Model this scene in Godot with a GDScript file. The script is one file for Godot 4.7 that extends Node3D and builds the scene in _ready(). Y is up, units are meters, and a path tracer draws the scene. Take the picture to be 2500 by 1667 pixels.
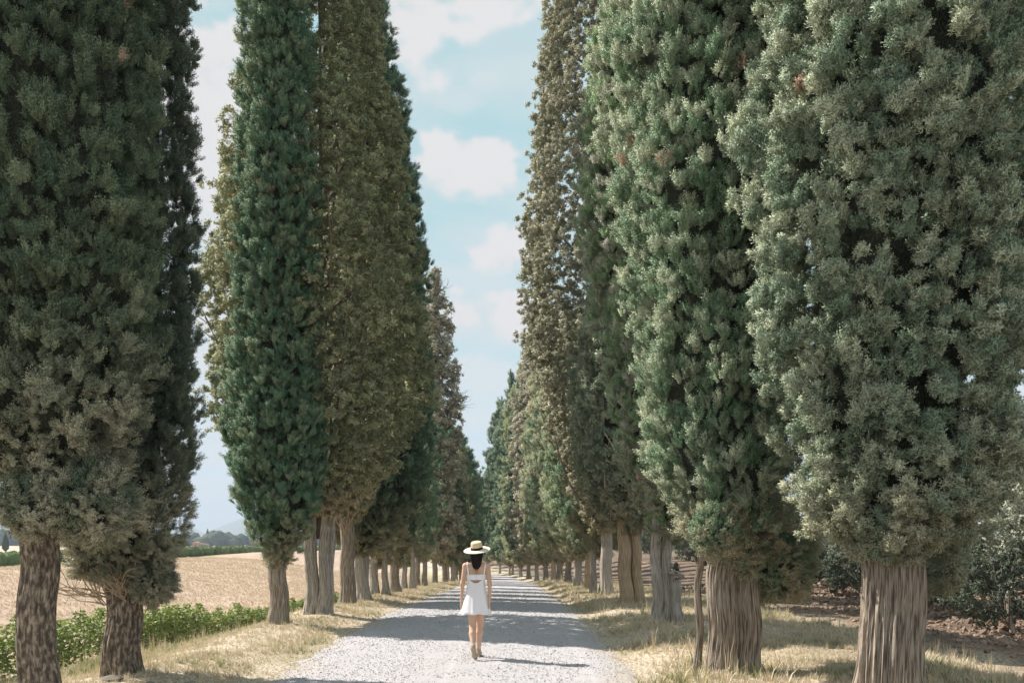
extends Node3D
# A white gravel avenue between two rows of tall cypresses, a woman in a white dress walking away along it.
# Metres, y up; the road runs along -Z. "d" below is the distance ahead (-z).

const EYE := 1.68
const EXPOSURE := 1.85
var rng := RandomNumberGenerator.new()
var n_lump := FastNoiseLite.new()
var n_fine := FastNoiseLite.new()
var n_bark := FastNoiseLite.new()
var n_land := FastNoiseLite.new()
var n_plume := FastNoiseLite.new()
var M := {}
var SPRAY: Array[ArrayMesh] = []
var used_names := {}

# ------------------------------------------------------------------ helpers
func numbered(called: String) -> String:
	if not used_names.has(called):
		used_names[called] = 0
		return called
	used_names[called] += 1
	return "%s_%03d" % [called, used_names[called]]

func tag(o: Node, label: String, category := "", group := "", kind := "") -> void:
	if label: o.set_meta("label", label)
	if category: o.set_meta("category", category)
	if group: o.set_meta("group", group)
	if kind: o.set_meta("kind", kind)

func thing(called: String, label: String, category: String, at: Vector3, group := "") -> Node3D:
	var o := Node3D.new()
	o.name = numbered(called)
	add_child(o)
	o.position = at
	tag(o, label, category, group)
	return o

func part(called: String, mesh: Mesh, mat: Material, parent: Node) -> MeshInstance3D:
	var o := MeshInstance3D.new()
	o.name = called
	o.mesh = mesh
	if mat: o.material_override = mat
	parent.add_child(o, true)
	return o

func mesh_of(v: PackedVector3Array, idx: PackedInt32Array, uv := PackedVector2Array(), col := PackedColorArray(), smooth := true) -> ArrayMesh:
	var a := []
	a.resize(Mesh.ARRAY_MAX)
	a[Mesh.ARRAY_VERTEX] = v
	a[Mesh.ARRAY_INDEX] = idx
	if uv.size(): a[Mesh.ARRAY_TEX_UV] = uv
	if col.size(): a[Mesh.ARRAY_COLOR] = col
	if smooth:
		var nn := PackedVector3Array()
		nn.resize(v.size())
		for i in range(0, idx.size(), 3):
			var p := v[idx[i]]
			var c := (v[idx[i + 2]] - p).cross(v[idx[i + 1]] - p)
			nn[idx[i]] += c
			nn[idx[i + 1]] += c
			nn[idx[i + 2]] += c
		for i in nn.size():
			nn[i] = nn[i].normalized() if nn[i].length_squared() > 1e-20 else Vector3.UP
		a[Mesh.ARRAY_NORMAL] = nn
	var m := ArrayMesh.new()
	m.add_surface_from_arrays(Mesh.PRIMITIVE_TRIANGLES, a)
	return m

func swarm(called: String, mesh: Mesh, mat: Material, buf: PackedFloat32Array, parent: Node) -> MultiMeshInstance3D:
	var mm := MultiMesh.new()
	mm.transform_format = MultiMesh.TRANSFORM_3D
	mm.use_colors = true
	mm.mesh = mesh
	mm.instance_count = buf.size() / 16
	mm.buffer = buf
	var o := MultiMeshInstance3D.new()
	o.name = called
	o.multimesh = mm
	o.material_override = mat
	parent.add_child(o, true)
	o.set_meta("kind", "stuff")
	return o

func push(buf: PackedFloat32Array, b: Basis, p: Vector3, c: Color) -> void:
	buf.append_array(PackedFloat32Array([b.x.x, b.y.x, b.z.x, p.x, b.x.y, b.y.y, b.z.y, p.y, b.x.z, b.y.z, b.z.z, p.z, c.r, c.g, c.b, 1.0]))

func lin(r: float, g: float, b: float) -> Color:
	return Color(r, g, b).linear_to_srgb()

func mat(c: Color, rough := 0.9) -> StandardMaterial3D:
	var m := StandardMaterial3D.new()
	m.albedo_color = c.linear_to_srgb()
	m.roughness = rough
	m.metallic_specular = 0.25
	m.cull_mode = BaseMaterial3D.CULL_DISABLED
	return m

func noise_tex(freq: float, octaves: int, ramp: Array, seed_: int, size := 512, type := FastNoiseLite.TYPE_SIMPLEX_SMOOTH, normal := false, strength := 4.0) -> NoiseTexture2D:
	var n := FastNoiseLite.new()
	n.noise_type = type
	n.seed = seed_
	n.frequency = freq
	n.fractal_octaves = octaves
	n.fractal_gain = 0.62 if octaves > 6 else 0.5
	var t := NoiseTexture2D.new()
	t.width = size
	t.height = size
	t.seamless = true
	t.noise = n
	t.as_normal_map = normal
	t.bump_strength = strength
	if ramp.size():
		var g := Gradient.new()
		var offs := PackedFloat32Array()
		var cols := PackedColorArray()
		for r in ramp:
			offs.append(r[0])
			cols.append(r[1])
		g.offsets = offs
		g.colors = cols
		t.color_ramp = g
	return t

func along(pts: Array, x: float) -> float:
	if x <= pts[0].x: return pts[0].y
	for i in range(1, pts.size()):
		if x <= pts[i].x:
			var t: float = (x - pts[i - 1].x) / (pts[i].x - pts[i - 1].x)
			return lerpf(pts[i - 1].y, pts[i].y, t * t * (3.0 - 2.0 * t))
	return pts[-1].y

func along_lin(pts: Array, x: float) -> float:
	if x <= pts[0].x: return pts[0].y
	for i in range(1, pts.size()):
		if x <= pts[i].x:
			return lerpf(pts[i - 1].y, pts[i].y, (x - pts[i - 1].x) / (pts[i].x - pts[i - 1].x))
	return pts[-1].y

# ------------------------------------------------------------------ land
const ROAD_W := 2.36
var LEFT_ELEV := [Vector2(0, 0), Vector2(3.1, 0.0), Vector2(4.6, 0.1), Vector2(6.2, -0.2), Vector2(8, -0.5), Vector2(12, -1.2), Vector2(16, -1.6), Vector2(33, 0.0), Vector2(46, -0.6), Vector2(70, -1.4), Vector2(180, -0.5), Vector2(400, 0.3), Vector2(1000, 1.0), Vector2(2500, 3.0)]
var RIGHT_ELEV := [Vector2(0, 0), Vector2(1.7, 0.0), Vector2(2.5, 0.14), Vector2(4, 0.2), Vector2(6, 0.1), Vector2(10, 0.0), Vector2(20, -0.15), Vector2(40, -0.2), Vector2(120, 0.2), Vector2(1000, 1.0)]
var ROAD_ELEV := [Vector2(20, 0), Vector2(48, -0.75), Vector2(78, -1.85), Vector2(115, -2.4)]

func bend(d: float) -> float:
	return -0.74 - pow(maxf(0.0, d - 60.0), 2.0) / 700.0 if d < 200.0 else -28.74

func road_elev(d: float) -> float:
	return along_lin(ROAD_ELEV, d) if d > 22.0 else along(ROAD_ELEV, d) * 0.5 if d < 20.0 else -0.027 * maxf(0.0, d - 20.0) * 0.9

func land(x: float, d: float) -> float:
	var r := road_elev(d)
	var l := x - bend(d)
	var away := -x if x < 0.0 else x
	var e: float
	if l < 0.0:
		var w := 1.0 - smoothstep(4.0, 12.0, -l - 0.74)
		e = along(LEFT_ELEV, maxf(0.0, -l + 0.74)) + r * w
		e -= 0.5 * smoothstep(10.0, 26.0, d) * smoothstep(5.0, 7.5, -l + 0.74) * (1.0 - smoothstep(13.0, 24.0, -l + 0.74))
	else:
		var w2 := 1.0 - smoothstep(5.0, 22.0, l)
		e = along(RIGHT_ELEV, maxf(0.0, l - 0.74)) + r * w2
	var off := smoothstep(2.2, 3.4, absf(l))
	e += off * (0.09 * n_land.get_noise_2d(x * 6.0, d * 6.0) + 0.05 * n_land.get_noise_2d(x * 22.0, d * 22.0))
	if away > 12.0: e += 0.35 * smoothstep(12.0, 30.0, away) * n_land.get_noise_2d(x * 0.9 + 40.0, d * 0.9)
	return e

func ground_at(x: float, d: float) -> Vector3:
	return Vector3(x, land(x, d), -d)

func steps(ranges: Array) -> PackedFloat32Array:
	# [[from, to, step at the start, growth]]
	var out := PackedFloat32Array()
	for r in ranges:
		var p: float = r[0]
		var s: float = r[2]
		while p < r[1] - 1e-4:
			out.append(p)
			p += s
			s *= r[3]
	out.append(ranges[-1][1])
	return out

func ground_color(x: float, d: float) -> Color:
	var l := x - bend(d)
	var n := n_land.get_noise_2d(x * 5.0 + 90.0, d * 5.0)
	var n2 := n_land.get_noise_2d(x * 20.0, d * 20.0 + 50.0)
	var straw := Color(0.59, 0.51, 0.40)
	var green := Color(0.302, 0.267, 0.138)
	var c := straw.lerp(green, clampf(0.10 + n * 1.0 + n2 * 0.5, 0.0, 0.6))
	if l < 0.0:
		var dl := -l + 0.74
		var wheat := Color(0.61, 0.485, 0.395).lerp(Color(0.53, 0.41, 0.325), clampf(0.5 + n * 0.8 + n2 * 0.6, 0.0, 1.0))
		c = c.lerp(Color(0.30, 0.31, 0.17), smoothstep(5.0, 7.5, dl) * 0.6)
		wheat = wheat * (1.0 + 0.07 * sin((x * 0.96 - d * 0.28) * 2.6))
		c = c.lerp(wheat, smoothstep(8.6 + n * 0.6, 9.6 + n * 0.6, dl))
		c = c.lerp(Color(0.36, 0.34, 0.19), smoothstep(38.0, 44.0, dl + n * 5.0))
		c = c.lerp(Color(0.66, 0.56, 0.44), smoothstep(90.0, 96.0, dl + n * 4.0))
		c = c.lerp(Color(0.25, 0.27, 0.17), smoothstep(500.0, 700.0, dl))
	else:
		var dr := l - 0.74
		var soil := Color(0.31, 0.225, 0.17).lerp(Color(0.17, 0.135, 0.11), clampf(0.5 + n2 * 1.6, 0.0, 1.0))
		var leaf := Color(0.33, 0.27, 0.20)
		c = c.lerp(leaf, smoothstep(3.8, 5.0, dr + n * 1.5) * 0.6)
		c = c.lerp(soil, smoothstep(6.0, 7.6, dr + n * 2.4))
		c = c.lerp(Color(0.20, 0.21, 0.12), smoothstep(45.0, 60.0, dr))
	return c

func build_ground() -> void:
	var xs := PackedFloat32Array()
	var side := steps([[-13.0, 13.0, 0.16, 1.0]])
	var wide := steps([[13.3, 60.0, 0.4, 1.045], [62.0, 5200.0, 4.0, 1.22]])
	for i in range(wide.size() - 1, -1, -1): xs.append(-wide[i])
	xs.append_array(side)
	xs.append_array(wide)
	var ds := PackedFloat32Array()
	for b in [300.0, 120.0, 50.0, 20.0, 8.0, 2.0]: ds.append(-b)
	ds.append_array(steps([[0.0, 6.0, 0.5, 1.0], [6.0, 26.0, 0.16, 1.0], [26.2, 180.0, 0.22, 1.028], [184.0, 5200.0, 8.0, 1.18]]))
	var v := PackedVector3Array()
	var c := PackedColorArray()
	for d in ds:
		for x in xs:
			var far: float = d if d < 170.0 else 170.0
			v.append(Vector3(x, land(x, far) - (0.05 if absf(x - bend(d)) < 2.0 and d > 2.0 and d < 200.0 else 0.0), -d))
			c.append(ground_color(x, far))
	var idx := PackedInt32Array()
	var w := xs.size()
	for j in ds.size() - 1:
		for i in w - 1:
			var a := j * w + i
			idx.append_array(PackedInt32Array([a, a + w, a + 1, a + 1, a + w, a + w + 1]))
	var o := part("ground", mesh_of(v, idx, PackedVector2Array(), c), M.ground, self)
	tag(o, "dry grass verges, stubble field and ploughed soil beside the avenue", "", "", "structure")

func build_road() -> void:
	var ds := steps([[-14.0, 4.0, 1.0, 1.0], [4.0, 30.0, 0.12, 1.0], [30.1, 190.0, 0.2, 1.03]])
	var v := PackedVector3Array()
	var uv := PackedVector2Array()
	var col := PackedColorArray()
	var idx := PackedInt32Array()
	var N := 40
	for d in ds:
		var cx := bend(d)
		for i in N + 1:
			var t := float(i) / N * 2.0 - 1.0
			var edge: float = ROAD_W + 0.16 * n_land.get_noise_2d(d * 12.0, 300.0 * signf(t)) + 0.08 * n_land.get_noise_2d(d * 60.0, 500.0 * signf(t))
			var x := cx + t * edge
			var y := road_elev(d) + 0.022 + 0.03 * (1.0 - t * t) - 0.035 * pow(absf(t), 12.0)
			y += 0.012 * n_land.get_noise_2d(x * 25.0, d * 25.0) - 0.012 * exp(-pow((absf(t) - 0.45) * 6.0, 2.0))
			v.append(Vector3(x, y, -d))
			uv.append(Vector2(x, d))
			var track := exp(-pow((absf(t + 0.04) - 0.42) * 6.5, 2.0))
			var c := Color(0.95, 0.945, 0.94).lerp(Color(1.05, 1.04, 1.04), clampf(track + 0.8 * n_land.get_noise_2d(x * 8.0, d * 1.6), 0.0, 1.0))
			var dusty := clampf(smoothstep(0.72, 1.0, absf(t)) + 0.9 * n_land.get_noise_2d(x * 14.0, d * 9.0) - 0.15, 0.0, 1.0) * smoothstep(0.6, 0.85, absf(t))
			col.append(c.lerp(Color(1.0, 0.90, 0.74), dusty * 0.8))
	var w := N + 1
	for j in ds.size() - 1:
		for i in N:
			var a := j * w + i
			idx.append_array(PackedInt32Array([a, a + w, a + 1, a + 1, a + w, a + w + 1]))
	var o := part("gravel_road", mesh_of(v, idx, uv, col), M.gravel, self)
	tag(o, "pale white gravel road running between the cypress rows", "", "", "structure")
	# loose stones
	var pebble := pebble_mesh(5)
	var buf := PackedFloat32Array()
	rng.seed = 11
	for k in 42000:
		var d := 6.5 + 34.0 * pow(rng.randf(), 1.9)
		var t := rng.randf_range(-1.13, 1.13)
		if absf(t) > 1.0 and rng.randf() < 0.55: continue
		var x := bend(d) + t * ROAD_W
		var s := rng.randf_range(0.004, 0.0105) * (1.0 + 0.018 * d)
		if rng.randf() < 0.03: s *= 1.7
		var g := rng.randf_range(0.45, 0.61)
		if rng.randf() < 0.13: g = rng.randf_range(0.26, 0.42)
		var y := (road_elev(d) + 0.022 + 0.03 * (1.0 - t * t)) if absf(t) < 0.97 else land(x, d)
		push(buf, Basis(Vector3(rng.randf() - 0.5, rng.randf(), rng.randf() - 0.5).normalized(), rng.randf() * TAU).scaled(Vector3(s, s * 0.7, s)), Vector3(x, y + s * 0.15, -d), Color(g, g * 0.98, g * 0.975))
	var st := swarm("loose_gravel", pebble, M.tint, buf, self)
	tag(st, "loose pale stones scattered over the gravel road", "gravel", "", "stuff")

func pebble_mesh(seed_: int) -> ArrayMesh:
	var r := RandomNumberGenerator.new()
	r.seed = seed_
	var v := PackedVector3Array([Vector3(0, 1, 0), Vector3(0, -1, 0)])
	for k in 6:
		var a := TAU * k / 6.0
		v.append(Vector3(cos(a) * r.randf_range(0.8, 1.15), r.randf_range(-0.3, 0.35), sin(a) * r.randf_range(0.8, 1.15)))
	var idx := PackedInt32Array()
	for k in 6:
		var a := 2 + k
		var b := 2 + (k + 1) % 6
		idx.append_array(PackedInt32Array([0, a, b, 1, b, a]))
	return mesh_of(v, idx, PackedVector2Array(), PackedColorArray(), false)

# ------------------------------------------------------------------ foliage meshes
func leaf_quad(v: PackedVector3Array, idx: PackedInt32Array, nn: PackedVector3Array, p: Vector3, dir: Vector3, len_: float, wid: float, out: Vector3, r: RandomNumberGenerator) -> void:
	# a small shoot: a flat diamond whose front looks away from the middle of its spray, shaded as part of a rounded tuft
	var side := dir.cross(Vector3(r.randf() - 0.5, r.randf() - 0.5, r.randf() - 0.5)).normalized() * wid * 0.5
	if dir.cross(side).dot(out) < 0.0: side = -side
	var k := v.size()
	v.append_array(PackedVector3Array([p, p + dir * len_ * 0.5 + side, p + dir * len_, p + dir * len_ * 0.45 - side]))
	var flat := dir.cross(side).normalized()
	var n := (out.normalized() * 0.9 + flat * 0.55).normalized()
	nn.append_array(PackedVector3Array([n, n, n, n]))
	var f := (v[k + 2] - p).cross(v[k + 1] - p)
	if f.dot(flat) > 0.0: idx.append_array(PackedInt32Array([k, k + 1, k + 2, k, k + 2, k + 3]))
	else: idx.append_array(PackedInt32Array([k, k + 2, k + 1, k, k + 3, k + 2]))

func shoots(v: PackedVector3Array, idx: PackedInt32Array, nn: PackedVector3Array) -> ArrayMesh:
	var a := []
	a.resize(Mesh.ARRAY_MAX)
	a[Mesh.ARRAY_VERTEX] = v
	a[Mesh.ARRAY_INDEX] = idx
	a[Mesh.ARRAY_NORMAL] = nn
	var m := ArrayMesh.new()
	m.add_surface_from_arrays(Mesh.PRIMITIVE_TRIANGLES, a)
	return m

func rand_dir(r: RandomNumberGenerator) -> Vector3:
	var z := r.randf_range(-1.0, 1.0)
	var a := r.randf() * TAU
	return Vector3(sqrt(1 - z * z) * cos(a), z, sqrt(1 - z * z) * sin(a))

func spray_mesh(seed_: int, twigs: int, leaves: int, spread: float, wide: float) -> ArrayMesh:
	# one upright cypress spray, one unit tall: twigs that fan out and curve up, thick with short scaly shoots
	var r := RandomNumberGenerator.new()
	r.seed = seed_
	var v := PackedVector3Array()
	var idx := PackedInt32Array()
	var nn := PackedVector3Array()
	for t in twigs:
		var a := TAU * (t + r.randf()) / twigs
		var out := Vector3(cos(a), 0, sin(a)) * spread * r.randf_range(0.25, 1.0)
		var len_ := r.randf_range(0.55, 1.0)
		for k in leaves:
			var s := (k + r.randf()) / leaves
			var p := Vector3(out.x * sqrt(s), s * len_, out.z * sqrt(s)) + rand_dir(r) * 0.05
			var dir := (Vector3.UP * 0.75 + out * 0.9 + rand_dir(r) * 0.75).normalized()
			leaf_quad(v, idx, nn, p, dir, r.randf_range(0.11, 0.20), wide * r.randf_range(0.7, 1.3), Vector3(p.x, 0.10 + 0.25 * maxf(0.0, s - 0.5), p.z), r)
	return shoots(v, idx, nn)

func clump_mesh(seed_: int, tufts: int, leaves: int, size: float, wide: float) -> ArrayMesh:
	# a loose rounded bunch of short shoots on fine twigs, about one unit across
	var r := RandomNumberGenerator.new()
	r.seed = seed_
	var v := PackedVector3Array()
	var idx := PackedInt32Array()
	var nn := PackedVector3Array()
	for t in tufts:
		var c := rand_dir(r) * r.randf_range(0.15, 0.5)
		c.y = c.y * 0.8 + 0.4
		for k in leaves:
			var dir := (rand_dir(r) + Vector3(0, 0.35, 0) + c * 0.4).normalized()
			leaf_quad(v, idx, nn, c + rand_dir(r) * 0.05, dir, size * r.randf_range(0.6, 1.2), wide * r.randf_range(0.7, 1.3), c - Vector3(0, 0.25, 0) + dir * 0.12, r)
	return shoots(v, idx, nn)

# ------------------------------------------------------------------ trunks and limbs
func tube(pts: Array, radii: Array, seg: int, flute := 0.0, seed_ := 0.0, v := PackedVector3Array(), idx := PackedInt32Array(), uv := PackedVector2Array(), rings := 1) -> void:
	# a limb or trunk through pts, thickness radii; "flute" makes the grooved bark of an old cypress
	var P := []
	var R := []
	for i in pts.size() - 1:
		for k in rings:
			var t := float(k) / rings
			var p0: Vector3 = pts[maxi(0, i - 1)]
			var p1: Vector3 = pts[i]
			var p2: Vector3 = pts[i + 1]
			var p3: Vector3 = pts[mini(pts.size() - 1, i + 2)]
			P.append(p1.cubic_interpolate(p2, p0, p3, t))
			R.append(lerpf(radii[i], radii[i + 1], t))
	P.append(pts[-1])
	R.append(radii[-1])
	var base := v.size()
	var run := 0.0
	for i in P.size():
		var dir: Vector3 = (P[mini(i + 1, P.size() - 1)] - P[maxi(i - 1, 0)]).normalized()
		var sx := dir.cross(Vector3(0.13, 0.05, 1)).normalized()
		var sz := sx.cross(dir).normalized()
		if i > 0: run += P[i].distance_to(P[i - 1])
		for k in seg + 1:
			var a := TAU * (k % seg) / seg
			var rr: float = R[i]
			if flute > 0.0:
				var ca := cos(a)
				var sa := sin(a)
				rr *= 1.0 + 0.30 * exp(-maxf(run - 0.2, 0.0) * 5.5) * maxf(0.0, sin(a * 5.0 + seed_) + 0.5 * sin(a * 3.0 + seed_ * 2.0))
				rr *= 1.0 + flute * n_bark.get_noise_3d(ca * 95.0 + seed_, run * 5.0, sa * 95.0) * 2.0 + flute * 0.9 * n_bark.get_noise_3d(ca * 330.0, run * 16.0 + seed_, sa * 330.0)
			v.append(P[i] + (sx * cos(a) + sz * sin(a)) * rr)
			uv.append(Vector2(a * maxf(R[0], 0.05), run))
	for i in P.size() - 1:
		for k in seg:
			var a := base + i * (seg + 1) + k
			var b := a + seg + 1
			idx.append_array(PackedInt32Array([a, b, a + 1, a + 1, b, b + 1]))

func tube_mesh(pts: Array, radii: Array, seg: int, flute := 0.0, seed_ := 0.0, rings := 1) -> ArrayMesh:
	var v := PackedVector3Array()
	var idx := PackedInt32Array()
	var uv := PackedVector2Array()
	tube(pts, radii, seg, flute, seed_, v, idx, uv, rings)
	return mesh_of(v, idx, uv)

func twig_mesh(list: Array) -> ArrayMesh:
	# several limbs, each [points, start radius, end radius], in one mesh
	var v := PackedVector3Array()
	var idx := PackedInt32Array()
	var uv := PackedVector2Array()
	for t in list:
		var radii := []
		for i in t[0].size(): radii.append(lerpf(t[1], t[2], float(i) / (t[0].size() - 1)))
		tube(t[0], radii, 5 if t[1] < 0.03 else 9, 0.0, 0.0, v, idx, uv, 3)
	return mesh_of(v, idx, uv)

func wander(from: Vector3, to: Vector3, n: int, amount: float) -> Array:
	var out := [from]
	for i in range(1, n + 1):
		var t := float(i) / n
		out.append(from.lerp(to, t) + rand_dir(rng) * amount * (1.0 if i < n else 0.3))
	return out

# ------------------------------------------------------------------ a cypress
func cypress(o: Dictionary) -> Node3D:
	var d: float = o.d
	var x: float = o.x
	var base := ground_at(x, d)
	var tree := thing(o.get("name", "cypress_tree"), o.label, "tree", base, o.get("group", "cypresses lining the gravel road"))
	rng.seed = o.seed
	var sd := float(o.seed)
	var bark: Material = M[o.get("bark", "bark_pale")]
	var prof: Array = o.prof
	var low: float = prof[0].x
	var high: float = prof[-1].x
	var lean: Vector2 = o.get("lean", Vector2.ZERO)   # how far the crown's axis stands off the trunk, x and z
	# trunk: one mesh per stem
	var near := d < 14.0
	for s in o.stems:                                  # [dx, dz, r_base, r_top, top height, dx at the top]
		var pts := []
		var radii := []
		var flare: float = s[6] if s.size() > 6 else 1.35
		for k in 9:
			var t := k / 8.0
			var hgt: float = -0.25 + (s[4] + 0.25) * t
			pts.append(Vector3(lerpf(s[0], s[5], t) + 0.02 * sin(sd + k * 1.7), hgt, s[1] + 0.02 * sin(sd * 2.0 + k * 2.1)))
			radii.append(lerpf(s[2], s[3], t) * (1.0 + (flare - 1.0) * exp(-maxf(hgt, 0.0) * 4.5)))
		part("trunk", tube_mesh(pts, radii, 210 if near else 48 if d < 30.0 else 18, o.get("flute", 0.075), sd + s[0] * 37.0, 12 if near else 4 if d < 30.0 else 1), bark, tree)
	# crown: the dark mass of inner twigs, then the sprays in front of it
	var core: float = o.get("core", 0.95)
	var L: float = o.spray * (0.52 if d < 14.0 else 0.58 if d < 30.0 else 0.80)
	var C: float = o.get("cluster", L * 1.35)              # reach of one branch tip
	var per: int = o.get("per", 4)
	var plume: float = o.get("plume", L * 2.5)             # width of one upswept plume
	var lumpy: float = o.get("lumpy", 0.26)
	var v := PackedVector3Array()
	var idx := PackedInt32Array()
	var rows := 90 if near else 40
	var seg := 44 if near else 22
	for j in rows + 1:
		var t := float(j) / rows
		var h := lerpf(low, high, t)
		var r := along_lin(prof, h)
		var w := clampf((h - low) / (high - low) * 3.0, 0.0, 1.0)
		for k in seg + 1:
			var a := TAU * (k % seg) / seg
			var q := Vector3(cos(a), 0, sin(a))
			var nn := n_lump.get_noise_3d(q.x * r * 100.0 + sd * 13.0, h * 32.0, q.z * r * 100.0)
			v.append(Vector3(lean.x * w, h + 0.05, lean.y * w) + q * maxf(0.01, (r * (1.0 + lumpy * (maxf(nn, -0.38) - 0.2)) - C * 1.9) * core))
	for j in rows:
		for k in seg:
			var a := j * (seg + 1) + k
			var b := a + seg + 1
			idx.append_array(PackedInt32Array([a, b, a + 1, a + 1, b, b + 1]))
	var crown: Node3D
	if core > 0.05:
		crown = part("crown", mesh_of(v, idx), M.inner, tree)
	else:
		crown = part("crown", twig_mesh(open_limbs(prof, lean, sd)), M.twig, tree)
	var kinds: Array = o.get("kinds", [0, 1])
	var bufs := []
	for k in kinds: bufs.append(PackedFloat32Array())
	var hue: Color = o.color
	var hue2: Color = o.get("color2", Color(hue.r * 1.5, hue.g * 1.35, hue.b * 1.15))
	var dust_bounce: Color = o.get("dust_bounce", Color(0.47, 0.42, 0.28))  # dusty low foliage; on the two nearest left trees also painted ground bounce
	var dust_bounce_h: float = o.get("dust_bounce_h", 1.6)
	var dens: float = o.get("dens", 1.0)
	var hole: float = o.get("hole", -9.0)
	var loose: float = o.get("loose", 0.0)
	var seen_top := EYE + 1250.0 * d / 1900.0 - base.y + 0.8
	var h := low
	while h < high:
		var dh := C * 0.5
		var r0 := along_lin(prof, h + dh * 0.5)
		var here := dens
		var scale := 1.0
		if h > seen_top:
			here *= 0.35
			scale = 1.6
		var slope := absf(along_lin(prof, h + dh) - along_lin(prof, h)) / dh
		var count := int(here * TAU * r0 * dh * sqrt(1.0 + slope * slope) / (C * C * 0.31) + rng.randf())
		for i in count:
			# one branch tip: a handful of sprays that fan out from it
			var a := rng.randf() * TAU
			var q := Vector3(cos(a), 0, sin(a))
			if q.z < -0.45 and rng.randf() < 0.55: continue          # fewer sprays on the far side
			var hh := h + rng.randf() * dh
			var n1 := n_lump.get_noise_3d(q.x * r0 * 100.0 + sd * 13.0, hh * 32.0, q.z * r0 * 100.0)
			if n1 < hole and rng.randf() < 0.3: continue
			var n2 := n_fine.get_noise_3d(q.x * r0 * 100.0, hh * 70.0 + sd * 7.0, q.z * r0 * 100.0)
			var pl := clampf((n_plume.get_noise_3d(q.x * r0 / plume + sd * 3.0, hh / plume * 0.55, q.z * r0 / plume) + 1.0) / 0.5, 0.0, 1.0)
			if pl < 0.16 and rng.randf() < 0.6: continue
			var rr := r0 * (1.0 + lumpy * (maxf(n1, -0.38) - 0.2) + 0.08 * n2) - C * 0.5
			rr += C * 0.35 - C * 1.5 * (1.0 - smoothstep(0.0, 0.7, pl))
			rr -= C * 1.1 * pow(rng.randf(), 2.4) + loose * r0 * rng.randf() * rng.randf()
			if rng.randf() < 0.03: rr += C * 0.6
			var w := clampf((hh - low) / (high - low) * 3.0, 0.0, 1.0)
			var skirt := 1.0 - smoothstep(0.0, dust_bounce_h, hh - low - 0.5 * n1)
			var axis := (Vector3.UP * (0.95 - 0.6 * skirt) + q * (0.34 + 0.45 * skirt) + rand_dir(rng) * (0.2 + 0.25 * skirt)).normalized()
			var root := Vector3(lean.x * w, hh, lean.y * w) + q * maxf(rr, 0.02) - axis * C * 0.55
			var c0 := hue.lerp(hue2, clampf(0.35 + n2 * 1.2 + rng.randf_range(-0.35, 0.35) * (1.0 if d < 30.0 else 0.5), 0.0, 1.0))
			c0 = c0.lerp(dust_bounce, skirt * clampf(0.85 + n2 + rng.randf_range(-0.35, 0.35), 0.0, 1.0))
			if rng.randf() < 0.0025: c0 = Color(0.50, 0.37, 0.28)
			for e in per:
				var up := (axis + rand_dir(rng) * 0.5).normalized()
				var s := L * scale * rng.randf_range(0.7, 1.3)
				var p := root + up * C * scale * rng.randf_range(0.12, 0.5)
				var side := up.cross(rand_dir(rng)).normalized()
				var f := rng.randf_range(0.85, 1.15)
				push(bufs[rng.randi() % kinds.size()], Basis(side * s, up * s, side.cross(up) * s), p, Color(c0.r * f, c0.g * f, c0.b * f))
		h += dh
	for lobe in o.get("lobes", []):                      # hanging masses: [centre, half width, half height, half depth]
		var area: float = 4.0 * PI * pow(lobe[1] * lobe[2] * lobe[3], 0.667)
		for i in int(dens * area / (L * L * 0.16)):
			var q := rand_dir(rng)
			var n1 := n_lump.get_noise_3d(q.x * 80.0 + sd, q.y * 60.0, q.z * 80.0)
			if n1 < hole and rng.randf() < 0.7: continue
			var p: Vector3 = lobe[0] + Vector3(q.x * lobe[1], q.y * lobe[2], q.z * lobe[3]) * (1.0 + 0.35 * n1 - 0.45 * rng.randf() * rng.randf())
			var up := (Vector3.UP * 0.35 + q * 0.8 + rand_dir(rng) * 0.4).normalized()
			var s := L * rng.randf_range(0.7, 1.25)
			var side := up.cross(rand_dir(rng)).normalized()
			var c := hue.lerp(dust_bounce, clampf(0.6 + n1 * 1.2 + rng.randf_range(-0.3, 0.3) - q.y * 0.2, 0.0, 1.0))
			push(bufs[rng.randi() % kinds.size()], Basis(side * s, up * s, side.cross(up) * s), p - up * s * 0.3, c)
		var ball := pebble_mesh(int(sd))
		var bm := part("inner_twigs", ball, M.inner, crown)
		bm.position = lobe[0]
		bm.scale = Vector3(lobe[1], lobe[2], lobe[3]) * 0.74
	for k in kinds.size():
		if bufs[k].size(): swarm("foliage", SPRAY[kinds[k]], M.leaf, bufs[k], crown)
	if o.has("limbs"):
		for g in o.limbs:
			if g[0] == "bare_twigs": part(g[0], twig_mesh(g[1]), M[g[2]], tree).set_meta("kind", "stuff")
			elif g[0] == "burl": part(g[0], twig_mesh(g[1]), M[g[2]], tree)
			else:
				for one in g[1]: part(g[0], twig_mesh([one]), M[g[2]], tree)
	return tree

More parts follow.
